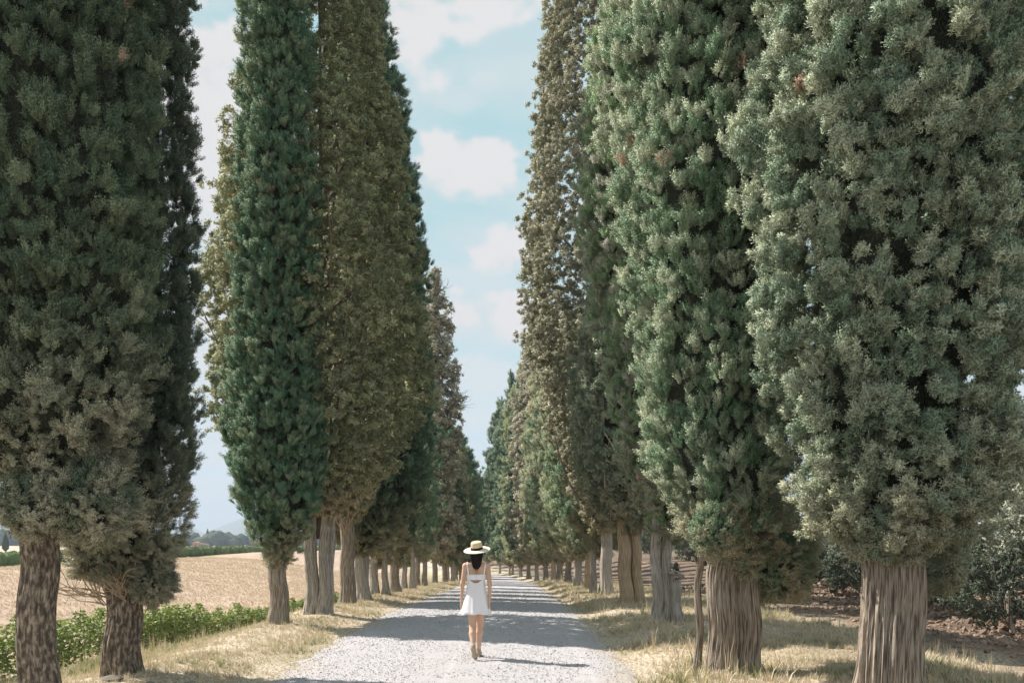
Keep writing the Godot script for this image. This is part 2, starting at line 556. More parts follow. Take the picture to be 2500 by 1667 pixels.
func open_limbs(prof: Array, lean: Vector2, sd: float) -> Array:
	# the limbs one sees inside a loose crown: leaders that rise steeply from the trunk, each with side twigs
	var r := RandomNumberGenerator.new()
	r.seed = int(sd) + 5
	var list := []
	var low: float = prof[0].x
	var high: float = prof[-1].x
	list.append([[Vector3(0, low - 0.5, -0.1), Vector3(0.05, lerpf(low, high, 0.35), 0), Vector3(lean.x, high * 0.95, lean.y)], 0.075, 0.02])
	for k in 46:
		var h0 := lerpf(low - 0.2, high * 0.72, pow(r.randf(), 1.3))
		var a := r.randf() * TAU
		var q := Vector3(cos(a), 0, sin(a))
		var h1: float = h0 + r.randf_range(1.6, 4.2)
		var r1 := along_lin(prof, minf(h1, high)) * r.randf_range(0.75, 0.98)
		var p0 := Vector3(lean.x * 0.5, h0, lean.y * 0.5) + q * 0.08
		var p2 := Vector3(lean.x, h1, lean.y) + q * r1
		var p1 := p0.lerp(p2, 0.45) + q * r1 * 0.18 - Vector3(0, 0.25, 0)
		list.append([[p0, p1, p2], r.randf_range(0.03, 0.06), 0.008])
		for j in 5:
			var t := r.randf_range(0.3, 0.95)
			var s := p0.lerp(p1, t / 0.5) if t < 0.5 else p1.lerp(p2, (t - 0.5) / 0.5)
			var e := s + (q * 0.3 + Vector3.UP * 0.7 + rand_dir(r) * 0.7).normalized() * r.randf_range(0.5, 1.1)
			list.append([[s, s.lerp(e, 0.5) + rand_dir(r) * 0.06, e], 0.014, 0.005])
	return list

# ------------------------------------------------------------------ the person: blended capsules meshed as surface nets
func nets(bones: Array, cell: float, k: float) -> ArrayMesh:
	var lo := Vector3(1e9, 1e9, 1e9)
	var hi := -lo
	for b in bones:
		var r: float = maxf(b[2], b[3]) + k + cell * 2.0
		for p in [b[0], b[1]]:
			lo = lo.min(p - Vector3(r, r, r))
			hi = hi.max(p + Vector3(r, r, r))
	var nx := int((hi.x - lo.x) / cell) + 2
	var ny := int((hi.y - lo.y) / cell) + 2
	var nz := int((hi.z - lo.z) / cell) + 2
	var f := PackedFloat32Array()
	f.resize(nx * ny * nz)
	f.fill(1.0)
	for b in bones:
		var A: Vector3 = b[0]
		var B: Vector3 = b[1]
		var ra: float = b[2]
		var rb: float = b[3]
		var r := maxf(ra, rb) + k + cell * 1.5
		var a0 := ((A.min(B) - Vector3(r, r, r) - lo) / cell).floor().max(Vector3.ZERO)
		var a1 := ((A.max(B) + Vector3(r, r, r) - lo) / cell).ceil()
		var AB := B - A
		var len2 := maxf(AB.length_squared(), 1e-9)
		for z in range(int(a0.z), mini(int(a1.z), nz - 1) + 1):
			for y in range(int(a0.y), mini(int(a1.y), ny - 1) + 1):
				for x in range(int(a0.x), mini(int(a1.x), nx - 1) + 1):
					var p := lo + Vector3(x, y, z) * cell
					var t := clampf((p - A).dot(AB) / len2, 0.0, 1.0)
					var dist := p.distance_to(A + AB * t) - lerpf(ra, rb, t)
					var i := (z * ny + y) * nx + x
					var e := f[i]
					var hmix := maxf(k - absf(e - dist), 0.0) / k
					f[i] = minf(e, dist) - hmix * hmix * k * 0.25
	var at := {}
	var v := PackedVector3Array()
	var idx := PackedInt32Array()
	var step := [1, nx, nx * ny]
	for z in nz - 1:
		for y in ny - 1:
			for x in nx - 1:
				var i := (z * ny + y) * nx + x
				var f0 := f[i]
				if absf(f0) > cell * 2.5: continue
				var sum := Vector3.ZERO
				var hits := 0
				for c in 8:
					var ci := i + (c & 1) + ((c >> 1) & 1) * nx + ((c >> 2) & 1) * nx * ny
					for ax in 3:
						if c & (1 << ax): continue
						var va := f[ci]
						var vb := f[ci + step[ax]]
						if (va < 0.0) != (vb < 0.0):
							var q := Vector3(x + (c & 1), y + ((c >> 1) & 1), z + ((c >> 2) & 1))
							q[ax] += va / (va - vb)
							sum += q
							hits += 1
				if hits:
					at[i] = v.size()
					v.append(lo + sum / hits * cell)
	for z in range(1, nz - 1):
		for y in range(1, ny - 1):
			for x in range(1, nx - 1):
				var i := (z * ny + y) * nx + x
				var f0 := f[i]
				if absf(f0) > cell * 2.5: continue
				for ax in 3:
					var f1 := f[i + step[ax]]
					if (f0 < 0.0) == (f1 < 0.0): continue
					var u: int = step[(ax + 1) % 3]
					var w: int = step[(ax + 2) % 3]
					if not (at.has(i) and at.has(i - u) and at.has(i - w) and at.has(i - u - w)): continue
					var a: int = at[i]
					var b2: int = at[i - u]
					var c2: int = at[i - u - w]
					var d2: int = at[i - w]
					if f0 < 0.0: idx.append_array(PackedInt32Array([a, c2, b2, a, d2, c2]))
					else: idx.append_array(PackedInt32Array([a, b2, c2, a, c2, d2]))
	return mesh_of(v, idx)

func V(x: float, y: float, z: float) -> Vector3:
	return Vector3(x, y, z)

func finger(list: Array, root: Vector3, dir: Vector3, curl: Vector3, len_: float, r: float) -> void:
	var a := root
	var dd := dir.normalized()
	for k in 3:
		var b: Vector3 = a + dd * len_ * [0.42, 0.33, 0.25][k]
		list.append([a, b, r * (1.0 - 0.1 * k), r * (0.93 - 0.12 * k)])
		a = b
		dd = (dd + curl * 0.35).normalized()

func ring_mesh(rows: Array, seg: int, thick := 0.0) -> ArrayMesh:
	# rows of closed rings, each an Array of seg points
	var v := PackedVector3Array()
	var idx := PackedInt32Array()
	for r in rows:
		for p in r: v.append(p)
	for j in rows.size() - 1:
		for k in seg:
			var a := j * seg + k
			var b := j * seg + (k + 1) % seg
			idx.append_array(PackedInt32Array([a, b, a + seg, b, b + seg, a + seg]))
	return mesh_of(v, idx)

func build_person() -> void:
	var d := 11.85
	var base := V(-0.51, road_elev(d) + 0.047, -d)
	var p := thing("person", "woman in a white sundress and straw hat walking away along the gravel road", "person", base)
	var skin: Material = M.skin
	# --- body: she walks away (-z); the leg on the left trails with its heel raised, the other is in front
	var B := []
	for s in [-1.0, 1.0]:
		B.append([V(s * 0.062, 0.86, 0.01), V(s * 0.048, 0.95, 0.01), 0.092, 0.080])
		B.append([V(s * 0.048, 0.95, 0.01), V(s * 0.038, 1.06, 0.0), 0.080, 0.066])
		B.append([V(s * 0.038, 1.06, 0.0), V(s * 0.054, 1.20, 0.0), 0.066, 0.074])
		B.append([V(s * 0.054, 1.20, 0.0), V(s * 0.068, 1.28, 0.01), 0.074, 0.058])
		B.append([V(s * 0.06, 1.30, 0.012), V(s * 0.152, 1.325, 0.012), 0.053, 0.046])
		B.append([V(s * 0.02, 1.36, 0.01), V(s * 0.13, 1.335, 0.012), 0.035, 0.034])
	B.append([V(0, 1.32, 0.012), V(0, 1.45, -0.012), 0.047, 0.043])
	# arms
	B.append([V(-0.157, 1.32, 0.012), V(-0.197, 1.07, 0.03), 0.042, 0.032])
	B.append([V(-0.197, 1.07, 0.03), V(-0.216, 0.845, -0.015), 0.033, 0.021])
	B.append([V(0.157, 1.32, 0.012), V(0.192, 1.07, 0.045), 0.042, 0.032])
	B.append([V(0.192, 1.07, 0.045), V(0.188, 0.835, 0.05), 0.033, 0.021])
	# legs
	B.append([V(-0.068, 0.86, 0.015), V(-0.055, 0.475, 0.03), 0.085, 0.049])
	B.append([V(-0.055, 0.475, 0.03), V(-0.052, 0.36, 0.10), 0.047, 0.049])
	B.append([V(-0.052, 0.36, 0.10), V(-0.038, 0.185, 0.215), 0.049, 0.028])
	B.append([V(0.062, 0.86, 0.0), V(0.045, 0.475, -0.15), 0.085, 0.049])
	B.append([V(0.045, 0.475, -0.15), V(0.038, 0.36, -0.155), 0.047, 0.050])
	B.append([V(0.038, 0.36, -0.155), V(0.022, 0.085, -0.20), 0.050, 0.029])
	part("body", nets(B, 0.0095, 0.019), skin, p)
	# hands: palm, four unequal fingers and a thumb, loosely curled
	for s in [-1.0, 1.0]:
		var H := []
		var wrist := V(-0.216, 0.845, -0.015) if s < 0 else V(0.188, 0.835, 0.05)
		var dir := V(-0.10, -1.0, -0.12).normalized() if s < 0 else V(-0.06, -1.0, -0.10).normalized()
		var fwd := V(0, -0.12, -1).normalized()
		var palm := wrist + dir * 0.05
		H.append([wrist - dir * 0.02, wrist + dir * 0.02, 0.020, 0.019])
		for k in 4:
			var off := fwd * (0.030 - 0.019 * k)
			H.append([wrist + dir * 0.012 + off * 0.4, wrist + dir * 0.082 + off, 0.013, 0.0105])
			finger(H, wrist + dir * 0.082 + off, dir + fwd * (0.10 - 0.05 * k), V(-s, 0.15, 0.15), [0.066, 0.074, 0.070, 0.054][k], 0.0088)
		finger(H, palm + fwd * 0.022, dir + fwd * 0.75, V(-s * 0.4, -0.5, 0.0), 0.062, 0.0098)
		part("hand", nets(H, 0.0036, 0.010), skin, p)
	# head and face, looking ahead
	var F := []
	F.append([V(0, 1.53, -0.012), V(0, 1.51, -0.035), 0.080, 0.074])
	F.append([V(0, 1.46, -0.055), V(0, 1.43, -0.075), 0.056, 0.030])
	F.append([V(-0.03, 1.455, -0.03), V(0.03, 1.455, -0.03), 0.045, 0.045])
	F.append([V(0, 1.505, -0.108), V(0, 1.475, -0.126), 0.010, 0.012])
	for s in [-1.0, 1.0]:
		F.append([V(s * 0.076, 1.50, -0.015), V(s * 0.080, 1.475, -0.012), 0.014, 0.009])
		F.append([V(s * 0.036, 1.465, -0.085), V(s * 0.036, 1.47, -0.085), 0.022, 0.022])
	var head := part("head", nets(F, 0.0045, 0.018), skin, p)
	for s in [-1.0, 1.0]:
		var eye := SphereMesh.new()
		eye.radius = 0.011
		eye.height = 0.022
		part("eye", eye, M.eye, head).position = V(s * 0.031, 1.508, -0.101)
	part("mouth", nets([[V(-0.019, 1.448, -0.103), V(0.019, 1.448, -0.103), 0.006, 0.006], [V(-0.008, 1.444, -0.107), V(0.008, 1.444, -0.107), 0.006, 0.006]], 0.0025, 0.005), M.lips, head)
	# hair: a dark bob to the shoulder blades, in locks
	var R := []
	R.append([V(0, 1.54, 0.0), V(0, 1.50, 0.02), 0.088, 0.088])
	rng.seed = 5
	for k in 15:
		var a := lerpf(-1.35, 1.35, k / 14.0)
		var q := V(sin(a) * 0.078, 1.50, 0.012 + cos(a) * 0.066)
		var drop := 1.275 + 0.06 * absf(a) * absf(a) * 0.55 + rng.randf_range(-0.015, 0.015)
		var e := V(sin(a) * 0.056 + rng.randf_range(-0.006, 0.006), drop, 0.035 + cos(a) * 0.042)
		R.append([q, q.lerp(e, 0.55) + V(0, 0, 0.012), 0.021, 0.017])
		R.append([q.lerp(e, 0.55) + V(0, 0, 0.012), e, 0.017, 0.006])
	R.append([V(-0.07, 1.45, 0.02), V(-0.105, 1.385, 0.02), 0.012, 0.008])
	R.append([V(-0.105, 1.385, 0.02), V(-0.122, 1.352, 0.03), 0.008, 0.003])
	part("hair", nets(R, 0.006, 0.009), M.hair, p)
	# sundress: flared skirt, cut-out back, band and straps
	var seg := 96
	var rows := []
	for j in 23:
		var t := j / 22.0
		var row := []
		for k in seg:
			var a := TAU * k / seg                      # 0 = her back, towards +z
			var back := cos(a)
			var top := lerpf(1.085, 1.128, smoothstep(0.15, 0.75, absf(sin(a)))) if back > 0.0 else lerpf(1.135, 1.20, smoothstep(0.0, 0.7, -back))
			var h := lerpf(0.642, top, t)
			var fl := pow(1.0 - clampf((h - 0.642) / 0.45, 0.0, 1.0), 1.05)
			var rx := lerpf(0.126, 0.216, fl)
			var rz := lerpf(0.088, 0.185, fl)
			if h > 1.09: rx = lerpf(0.126, 0.142, clampf((h - 1.09) / 0.1, 0.0, 1.0))
			var fold := 1.0 + fl * (0.045 * sin(a * 8.0 + 1.0 + h * 1.5) + 0.030 * sin(a * 5.0 + 2.3 + h * 2.0) + 0.01 * sin(a * 17.0 + h * 6.0))
			row.append(V(sin(a) * rx * fold - 0.004, h + (0.006 * sin(a * 7.0) if j == 0 else 0.0), cos(a) * rz * fold + 0.004))
		rows.append(row)
	var dress := part("dress", ring_mesh(rows, seg), M.cotton, p)
	var hem := []
	for j in 2:
		var row := []
		for k in seg:
			var q: Vector3 = rows[0][k]
			row.append(V(q.x * 1.012, q.y + (0.0 if j == 0 else 0.02), q.z * 1.012))
		hem.append(row)
	part("hem", ring_mesh(hem, seg), M.cotton, dress)
	var zip := tube_mesh([V(0.0, 1.08, 0.098), V(0.0, 0.99, 0.128), V(0, 0.90, 0.150)], [0.0022, 0.0022, 0.002], 6)
	part("zip_seam", zip, M.cotton, dress)
	var band := []
	for j in 6:
		var t := j / 5.0
		var row := []
		for k in seg:
			var a := TAU * k / seg
			var front := maxf(0.0, -cos(a))
			var h := lerpf(1.128 - 0.01 * front, 1.205 + 0.06 * smoothstep(0.2, 1.0, front), t)
			var pad := 0.004 if j in [0, 5] else 0.007
			row.append(V(sin(a) * (0.140 + pad), h, cos(a) * (0.088 + pad) + 0.001 - 0.02 * front))
		band.append(row)
	part("bodice_band", ring_mesh(band, seg), M.cotton, dress)
	part("band_seam", tube_mesh([V(0, 1.13, 0.0968), V(0, 1.205, 0.0968)], [0.0018, 0.0018], 6), M.seam, dress)
	for s in [-1.0, 1.0]:
		var st := []
		for w in [-0.0095, 0.0095]:
			st.append([])
		var spine := [V(s * 0.112, 1.20, 0.068), V(s * 0.122, 1.28, 0.082), V(s * 0.131, 1.345, 0.058), V(s * 0.131, 1.378, 0.014), V(s * 0.122, 1.345, -0.04), V(s * 0.10, 1.23, -0.09)]
		var v := PackedVector3Array()
		var ix := PackedInt32Array()
		for i in spine.size():
			var tng: Vector3 = (spine[mini(i + 1, 5)] - spine[maxi(i - 1, 0)]).normalized()
			var side: Vector3 = V(1, 0, 0).slide(tng).normalized() * 0.0095
			var up: Vector3 = tng.cross(side).normalized() * 0.003
			for q in [side + up, -side + up, -side - up, side - up]: v.append(spine[i] + q)
			if i:
				for c in 4:
					var a := (i - 1) * 4 + c
					var b := (i - 1) * 4 + (c + 1) % 4
					ix.append_array(PackedInt32Array([a, b, a + 4, b, b + 4, a + 4]))
		part("strap", mesh_of(v, ix, PackedVector2Array(), PackedColorArray(), false), M.cotton, dress)
	# ankle boots
	var S1 := [[V(-0.038, 0.205, 0.222), V(-0.036, 0.165, 0.215), 0.036, 0.037], [V(-0.036, 0.165, 0.238), V(-0.018, 0.075, 0.225), 0.033, 0.037], [V(-0.018, 0.075, 0.225), V(-0.005, 0.032, 0.165), 0.037, 0.029], [V(-0.038, 0.195, 0.245), V(-0.036, 0.18, 0.25), 0.028, 0.028]]
	part("shoe", nets(S1, 0.0045, 0.02), M.suede, p)
	var S2 := [[V(0.022, 0.115, -0.20), V(0.022, 0.05, -0.20), 0.036, 0.037], [V(0.022, 0.038, -0.185), V(0.026, 0.036, -0.30), 0.034, 0.036], [V(0.026, 0.036, -0.30), V(0.028, 0.028, -0.385), 0.036, 0.026]]
	part("shoe", nets(S2, 0.0045, 0.02), M.suede, p)
	# straw boater, tipped back and a little to the left
	var hat := Node3D.new()
	hat.name = "hat"
	p.add_child(hat)
	hat.position = V(0.008, 1.562, -0.002)
	hat.rotation = V(deg_to_rad(15.5), 0, deg_to_rad(5.0))
	part("hat_crown", lathe([[0.083, -0.004], [0.083, 0.03], [0.081, 0.075], [0.078, 0.098], [0.070, 0.110], [0.05, 0.114], [0.02, 0.112], [0.001, 0.111]], 56), M.straw, hat)
	part("hat_brim", lathe([[0.082, 0.004], [0.12, 0.006], [0.165, 0.002], [0.19, -0.006], [0.194, -0.009], [0.19, -0.011], [0.15, -0.004], [0.10, -0.002], [0.07, -0.002]], 72), M.straw_pale, hat)
	part("hat_ribbon", lathe([[0.083, 0.006], [0.0855, 0.007], [0.0855, 0.036], [0.083, 0.037]], 56), M.ribbon, hat)

func lathe(pts: Array, seg: int) -> ArrayMesh:
	var rows := []
	for q in pts:
		var row := []
		for k in seg:
			var a := TAU * k / seg
			row.append(V(sin(a) * q[0], q[1], cos(a) * q[0]))
		rows.append(row)
	return ring_mesh(rows, seg)

# ------------------------------------------------------------------ sky
func build_sky() -> ImageTexture:
	var W := 2048
	var H := 1024
	var data := PackedFloat32Array()
	data.resize(W * H * 3)
	var cl := FastNoiseLite.new()
	cl.seed = 21
	cl.frequency = 1.0
	cl.fractal_octaves = 6
	cl.fractal_gain = 0.55
	var big := FastNoiseLite.new()
	big.seed = 4
	big.frequency = 1.0
	big.fractal_octaves = 2
	var wisp := FastNoiseLite.new()
	wisp.seed = 8
	wisp.frequency = 1.0
	wisp.fractal_octaves = 4
	# clouds that stand over the avenue: azimuth, elevation, half width, half height (degrees), thickness
	var blobs := [[-4.0, 35.5, 7.0, 4.0, 1.35], [-7.2, 33.0, 3.4, 4.2, 1.2], [1.0, 36.5, 4.4, 2.4, 1.2], [-3.6, 24.4, 4.6, 1.75, 1.2], [-2.2, 25.2, 2.2, 1.2, 1.2], [-1.8, 29.2, 1.3, 0.55, 0.5], [-4.0, 28.0, 2.4, 0.8, 0.42], [-0.6, 19.3, 2.5, 1.35, 1.0], [-1.6, 15.2, 4.0, 1.6, 0.95], [-4.8, 15.6, 2.2, 1.0, 0.55], [-2.0, 11.5, 3.0, 1.6, 0.5], [-20.5, 25.0, 4.0, 8.0, 0.95], [-18.5, 14.0, 4.0, 6.0, 0.7], [-14.0, 38.0, 6.0, 3.0, 0.6]]
	var row := W * 3
	for j in H:
		var el := (0.5 - (j + 0.5) / H) * PI
		var sy := sin(el)
		for i in W:
			var az := (i + 0.5) / W * TAU
			if az > PI: az -= TAU
			var cy := cos(el)
			var r := 0.0
			var g := 0.0
			var b := 0.0
			if sy < 0.0:
				r = 0.30
				g = 0.27
				b = 0.25
			else:
				var t := clampf(sy / 0.62, 0.0, 1.0)
				t = 1.0 - pow(1.0 - t, 1.8)
				r = lerpf(0.43, 0.215, t)
				g = lerpf(0.475, 0.358, t)
				b = lerpf(0.515, 0.390, t)
				var dx := sin(az) * cy
				var dz := -cos(az) * cy
				var px := dx / (sy + 0.22)
				var pz := dz / (sy + 0.22)
				var nz := cl.get_noise_3d(dx * 15.0, sy * 24.0, dz * 15.0)
				var cover := 0.0
				var ad := rad_to_deg(az)
				var ed := rad_to_deg(el)
				if absf(ad) < 34.0:
					for q in blobs:
						var ux: float = (ad - q[0]) / q[2]
						var uy: float = (ed - q[1]) / q[3]
						if uy < 0.0: uy *= 0.8
						var k: float = ux * ux + uy * uy
						if k < 5.0:
							var e: float = 1.15 * q[4] * smoothstep(0.0, 0.75 + 0.8 * smoothstep(0.2, -0.8, uy), 1.0 - k * 0.75 + nz * 1.7 + 0.1)
							if uy < 0.0: e *= 1.0 - 0.35 * smoothstep(0.0, 1.3, -uy)
							cover = maxf(cover, e)
				var gen := smoothstep(-0.2, 0.25, big.get_noise_2d(px * 1.1 + 7.0, pz * 1.1) + 0.75 * nz + 0.02)  # clouds outside the view, thickened to add fill light
				var here := smoothstep(26.0, 36.0, absf(ad))
				here = maxf(here, smoothstep(38.0, 46.0, ed))
				cover = maxf(cover, gen * maxf(here, 0.0))
				var veil := clampf(0.24 + 0.7 * wisp.get_noise_2d(px * 1.6, pz * 3.2), 0.0, 0.5)
				cover = clampf(maxf(cover, veil), 0.0, 1.0)
				var shade := 1.0 - 0.05 * clampf(-nz * 2.0, 0.0, 1.0)
				r = lerpf(r, 0.437 * shade, cover)
				g = lerpf(g, 0.433 * shade, cover)
				b = lerpf(b, 0.437 * shade, cover)
			var at := j * row + i * 3
			data[at] = r
			data[at + 1] = g
			data[at + 2] = b
	return ImageTexture.create_from_image(Image.create_from_data(W, H, false, Image.FORMAT_RGBF, data.to_byte_array()))

# ------------------------------------------------------------------ materials
func build_materials() -> void:
	M.leaf = mat(Color(1, 1, 1), 0.75)
	M.leaf.vertex_color_use_as_albedo = true
	M.leaf.metallic_specular = 0.4
	M.leaf.roughness = 0.6
	M.leaf.rim_enabled = true
	M.leaf.rim = 0.12
	M.leaf.rim_tint = 0.4
	M.leaf.backlight_enabled = true
	M.leaf.backlight = Color(0.45, 0.45, 0.40)
	M.vine = M.leaf.duplicate()
	M.vine.roughness = 0.55
	M.vine.backlight = Color(0.8, 0.85, 0.5)
	M.tint = mat(Color(1, 1, 1), 0.95)
	M.tint.vertex_color_use_as_albedo = true
	M.straw_blade = M.tint.duplicate()
	M.straw_blade.backlight_enabled = true
	M.straw_blade.backlight = Color(0.5, 0.5, 0.4)
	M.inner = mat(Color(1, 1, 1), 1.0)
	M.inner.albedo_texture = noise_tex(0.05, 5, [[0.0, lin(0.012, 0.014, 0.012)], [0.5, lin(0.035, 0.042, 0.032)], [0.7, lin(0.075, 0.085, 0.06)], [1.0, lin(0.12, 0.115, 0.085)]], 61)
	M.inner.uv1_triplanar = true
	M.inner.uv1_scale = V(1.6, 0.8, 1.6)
	M.twig = mat(Color(0.20, 0.165, 0.13), 0.95)
	M.twig_pale = mat(Color(0.42, 0.34, 0.25), 0.95)
	M.skin = mat(Color(0.60, 0.40, 0.295), 0.5)
	M.skin.subsurf_scatter_enabled = true
	M.skin.subsurf_scatter_strength = 0.12
	M.hair = mat(Color(0.012, 0.009, 0.009), 0.45)
	M.eye = mat(Color(0.05, 0.03, 0.02), 0.2)
	M.lips = mat(Color(0.45, 0.18, 0.16), 0.5)
	M.cotton = mat(Color(0.86, 0.85, 0.89), 0.9)
	M.cotton.normal_enabled = true
	M.cotton.normal_texture = noise_tex(0.03, 3, [], 71, 256, FastNoiseLite.TYPE_SIMPLEX_SMOOTH, true, 2.0)
	M.cotton.uv1_triplanar = true
	M.cotton.uv1_scale = V(5, 2.5, 5)
	M.cotton.normal_scale = 0.4
	M.seam = mat(Color(0.45, 0.43, 0.42), 0.9)
	M.suede = mat(Color(0.40, 0.33, 0.24), 0.95)
	M.straw = mat(Color(0.72, 0.60, 0.40), 0.85)
	M.straw_pale = mat(Color(0.74, 0.68, 0.57), 0.85)
	M.ribbon = mat(Color(0.015, 0.014, 0.015), 0.6)
	# ground: colour per vertex, grain from two noises
	M.ground = mat(Color(1, 1, 1), 0.97)
	M.ground.vertex_color_use_as_albedo = true
	M.ground.albedo_texture = noise_tex(0.035, 6, [[0.0, Color(0.55, 0.54, 0.52)], [0.42, Color(0.82, 0.81, 0.79)], [0.6, Color(1, 1, 1)], [1.0, Color(1, 1, 1)]], 3, 1024)
	M.ground.uv1_triplanar = true
	M.ground.uv1_world_triplanar = true
	M.ground.uv1_scale = V(0.45, 0.45, 0.45)
	M.ground.normal_enabled = true
	M.ground.normal_texture = noise_tex(0.05, 6, [], 13, 1024, FastNoiseLite.TYPE_SIMPLEX_SMOOTH, true, 9.0)
	M.gravel = mat(Color(1, 1, 1), 0.95)
	M.gravel.vertex_color_use_as_albedo = true
	M.gravel.albedo_texture = noise_tex(0.09, 4, [[0.0, lin(0.36, 0.35, 0.365)], [0.25, lin(0.43, 0.42, 0.44)], [0.40, lin(0.495, 0.48, 0.505)], [0.62, lin(0.54, 0.525, 0.55)], [1.0, lin(0.59, 0.575, 0.60)]], 31, 1024)
	M.gravel.uv1_scale = V(0.55, 0.55, 1)
	M.gravel.normal_enabled = true
	M.gravel.normal_texture = noise_tex(0.10, 4, [], 32, 1024, FastNoiseLite.TYPE_SIMPLEX_SMOOTH, true, 8.0)
	# bark
	M.bark_pale = bark([[0.0, lin(0.07, 0.058, 0.048)], [0.36, lin(0.16, 0.13, 0.105)], [0.50, lin(0.32, 0.27, 0.22)], [1.0, lin(0.50, 0.445, 0.38)]], V(5.0, 0.22, 1), 41, 0.010)
	M.bark_grey = bark([[0.0, lin(0.117, 0.111, 0.098)], [0.38, lin(0.247, 0.227, 0.202)], [0.55, lin(0.429, 0.390, 0.345)], [1.0, lin(0.546, 0.507, 0.455)]], V(4.5, 0.25, 1), 42, 0.010)
	M.bark_rust = bark([[0.0, lin(0.130, 0.098, 0.065)], [0.36, lin(0.325, 0.247, 0.169)], [0.52, lin(0.520, 0.390, 0.260)], [1.0, lin(0.620, 0.520, 0.403)]], V(4.5, 0.22, 1), 43, 0.010)
	M.bark_mottled = bark([[0.0, lin(0.055, 0.047, 0.042)], [0.36, lin(0.11, 0.09, 0.075)], [0.55, lin(0.22, 0.18, 0.145)], [0.72, lin(0.36, 0.30, 0.25)], [1.0, lin(0.46, 0.40, 0.34)]], V(2.0, 0.75, 1), 44, 0.008)

func bark(ramp: Array, scale: Vector3, seed_: int, freq: float) -> StandardMaterial3D:
	var m := mat(Color(1, 1, 1), 0.95)
	m.albedo_texture = noise_tex(freq, 7, ramp, seed_, 1024)
	m.uv1_scale = scale
	m.normal_enabled = true
	m.normal_texture = noise_tex(freq * 1.3, 7, [], seed_ + 7, 1024, FastNoiseLite.TYPE_SIMPLEX_SMOOTH, true, 8.0)
	return m

# ------------------------------------------------------------------ scene
func _ready() -> void:
	var cam := Camera3D.new()
	cam.name = "camera"
	cam.projection = Camera3D.PROJECTION_FRUSTUM      # level camera with the lens shifted up, as in the photograph: upright trunks stay upright
	cam.near = 0.1
	cam.far = 9000.0
	cam.size = 0.1 * 1568.0 / 1900.0
	cam.frustum_offset = Vector2(0, 0.1 * 466.0 / 1900.0)
	cam.position = Vector3(0, EYE, 0)
	add_child(cam)
	cam.current = true
	var env := Environment.new()
	env.background_mode = Environment.BG_SKY
	var sky := Sky.new()
	var pano := PanoramaSkyMaterial.new()
	pano.panorama = build_sky()
	sky.sky_material = pano
	env.sky = sky
	env.background_energy_multiplier = 1.0
	env.tonemap_mode = Environment.TONE_MAPPER_LINEAR
	env.tonemap_exposure = EXPOSURE
	env.sdfgi_enabled = true
	env.ssao_enabled = true
	env.ssil_enabled = true
	env.fog_enabled = true
	env.fog_density = 0.0003
	env.fog_light_color = Color(0.86, 0.92, 1.0)
	var we := WorldEnvironment.new()
	we.name = "environment"
	we.environment = env
	add_child(we)
	var sun := DirectionalLight3D.new()
	sun.name = "sun"
	sun.light_color = Color(1.0, 0.965, 0.92)
	sun.light_energy = 1.5
	sun.light_angular_distance = 0.5
	sun.shadow_enabled = true
	add_child(sun)
	sun.look_at_from_position(Vector3(-1.47, 1.70, -0.66), Vector3.ZERO)

	n_lump.seed = 3
	n_lump.frequency = 0.011
	n_lump.fractal_octaves = 3
	n_fine.seed = 9
	n_fine.frequency = 0.035
	n_fine.fractal_octaves = 2
	n_bark.seed = 17
	n_bark.frequency = 0.05
	n_bark.fractal_octaves = 3
	n_land.seed = 29
	n_land.frequency = 0.05
	n_land.fractal_octaves = 3
	n_plume.seed = 37
	n_plume.noise_type = FastNoiseLite.TYPE_CELLULAR
	n_plume.cellular_return_type = FastNoiseLite.RETURN_DISTANCE2_SUB
	n_plume.cellular_jitter = 1.0
	n_plume.fractal_type = FastNoiseLite.FRACTAL_NONE
	n_plume.frequency = 1.0
	build_materials()
	SPRAY = [spray_mesh(101, 10, 16, 0.30, 0.050), spray_mesh(102, 8, 17, 0.21, 0.048), clump_mesh(103, 12, 10, 0.20, 0.085), clump_mesh(104, 14, 9, 0.19, 0.08), clump_mesh(105, 8, 20, 0.24, 0.050)]

	build_ground()
	build_road()
	build_far()
	build_trees()
	build_right_field()
	build_vines()
	build_grass()
	build_person()

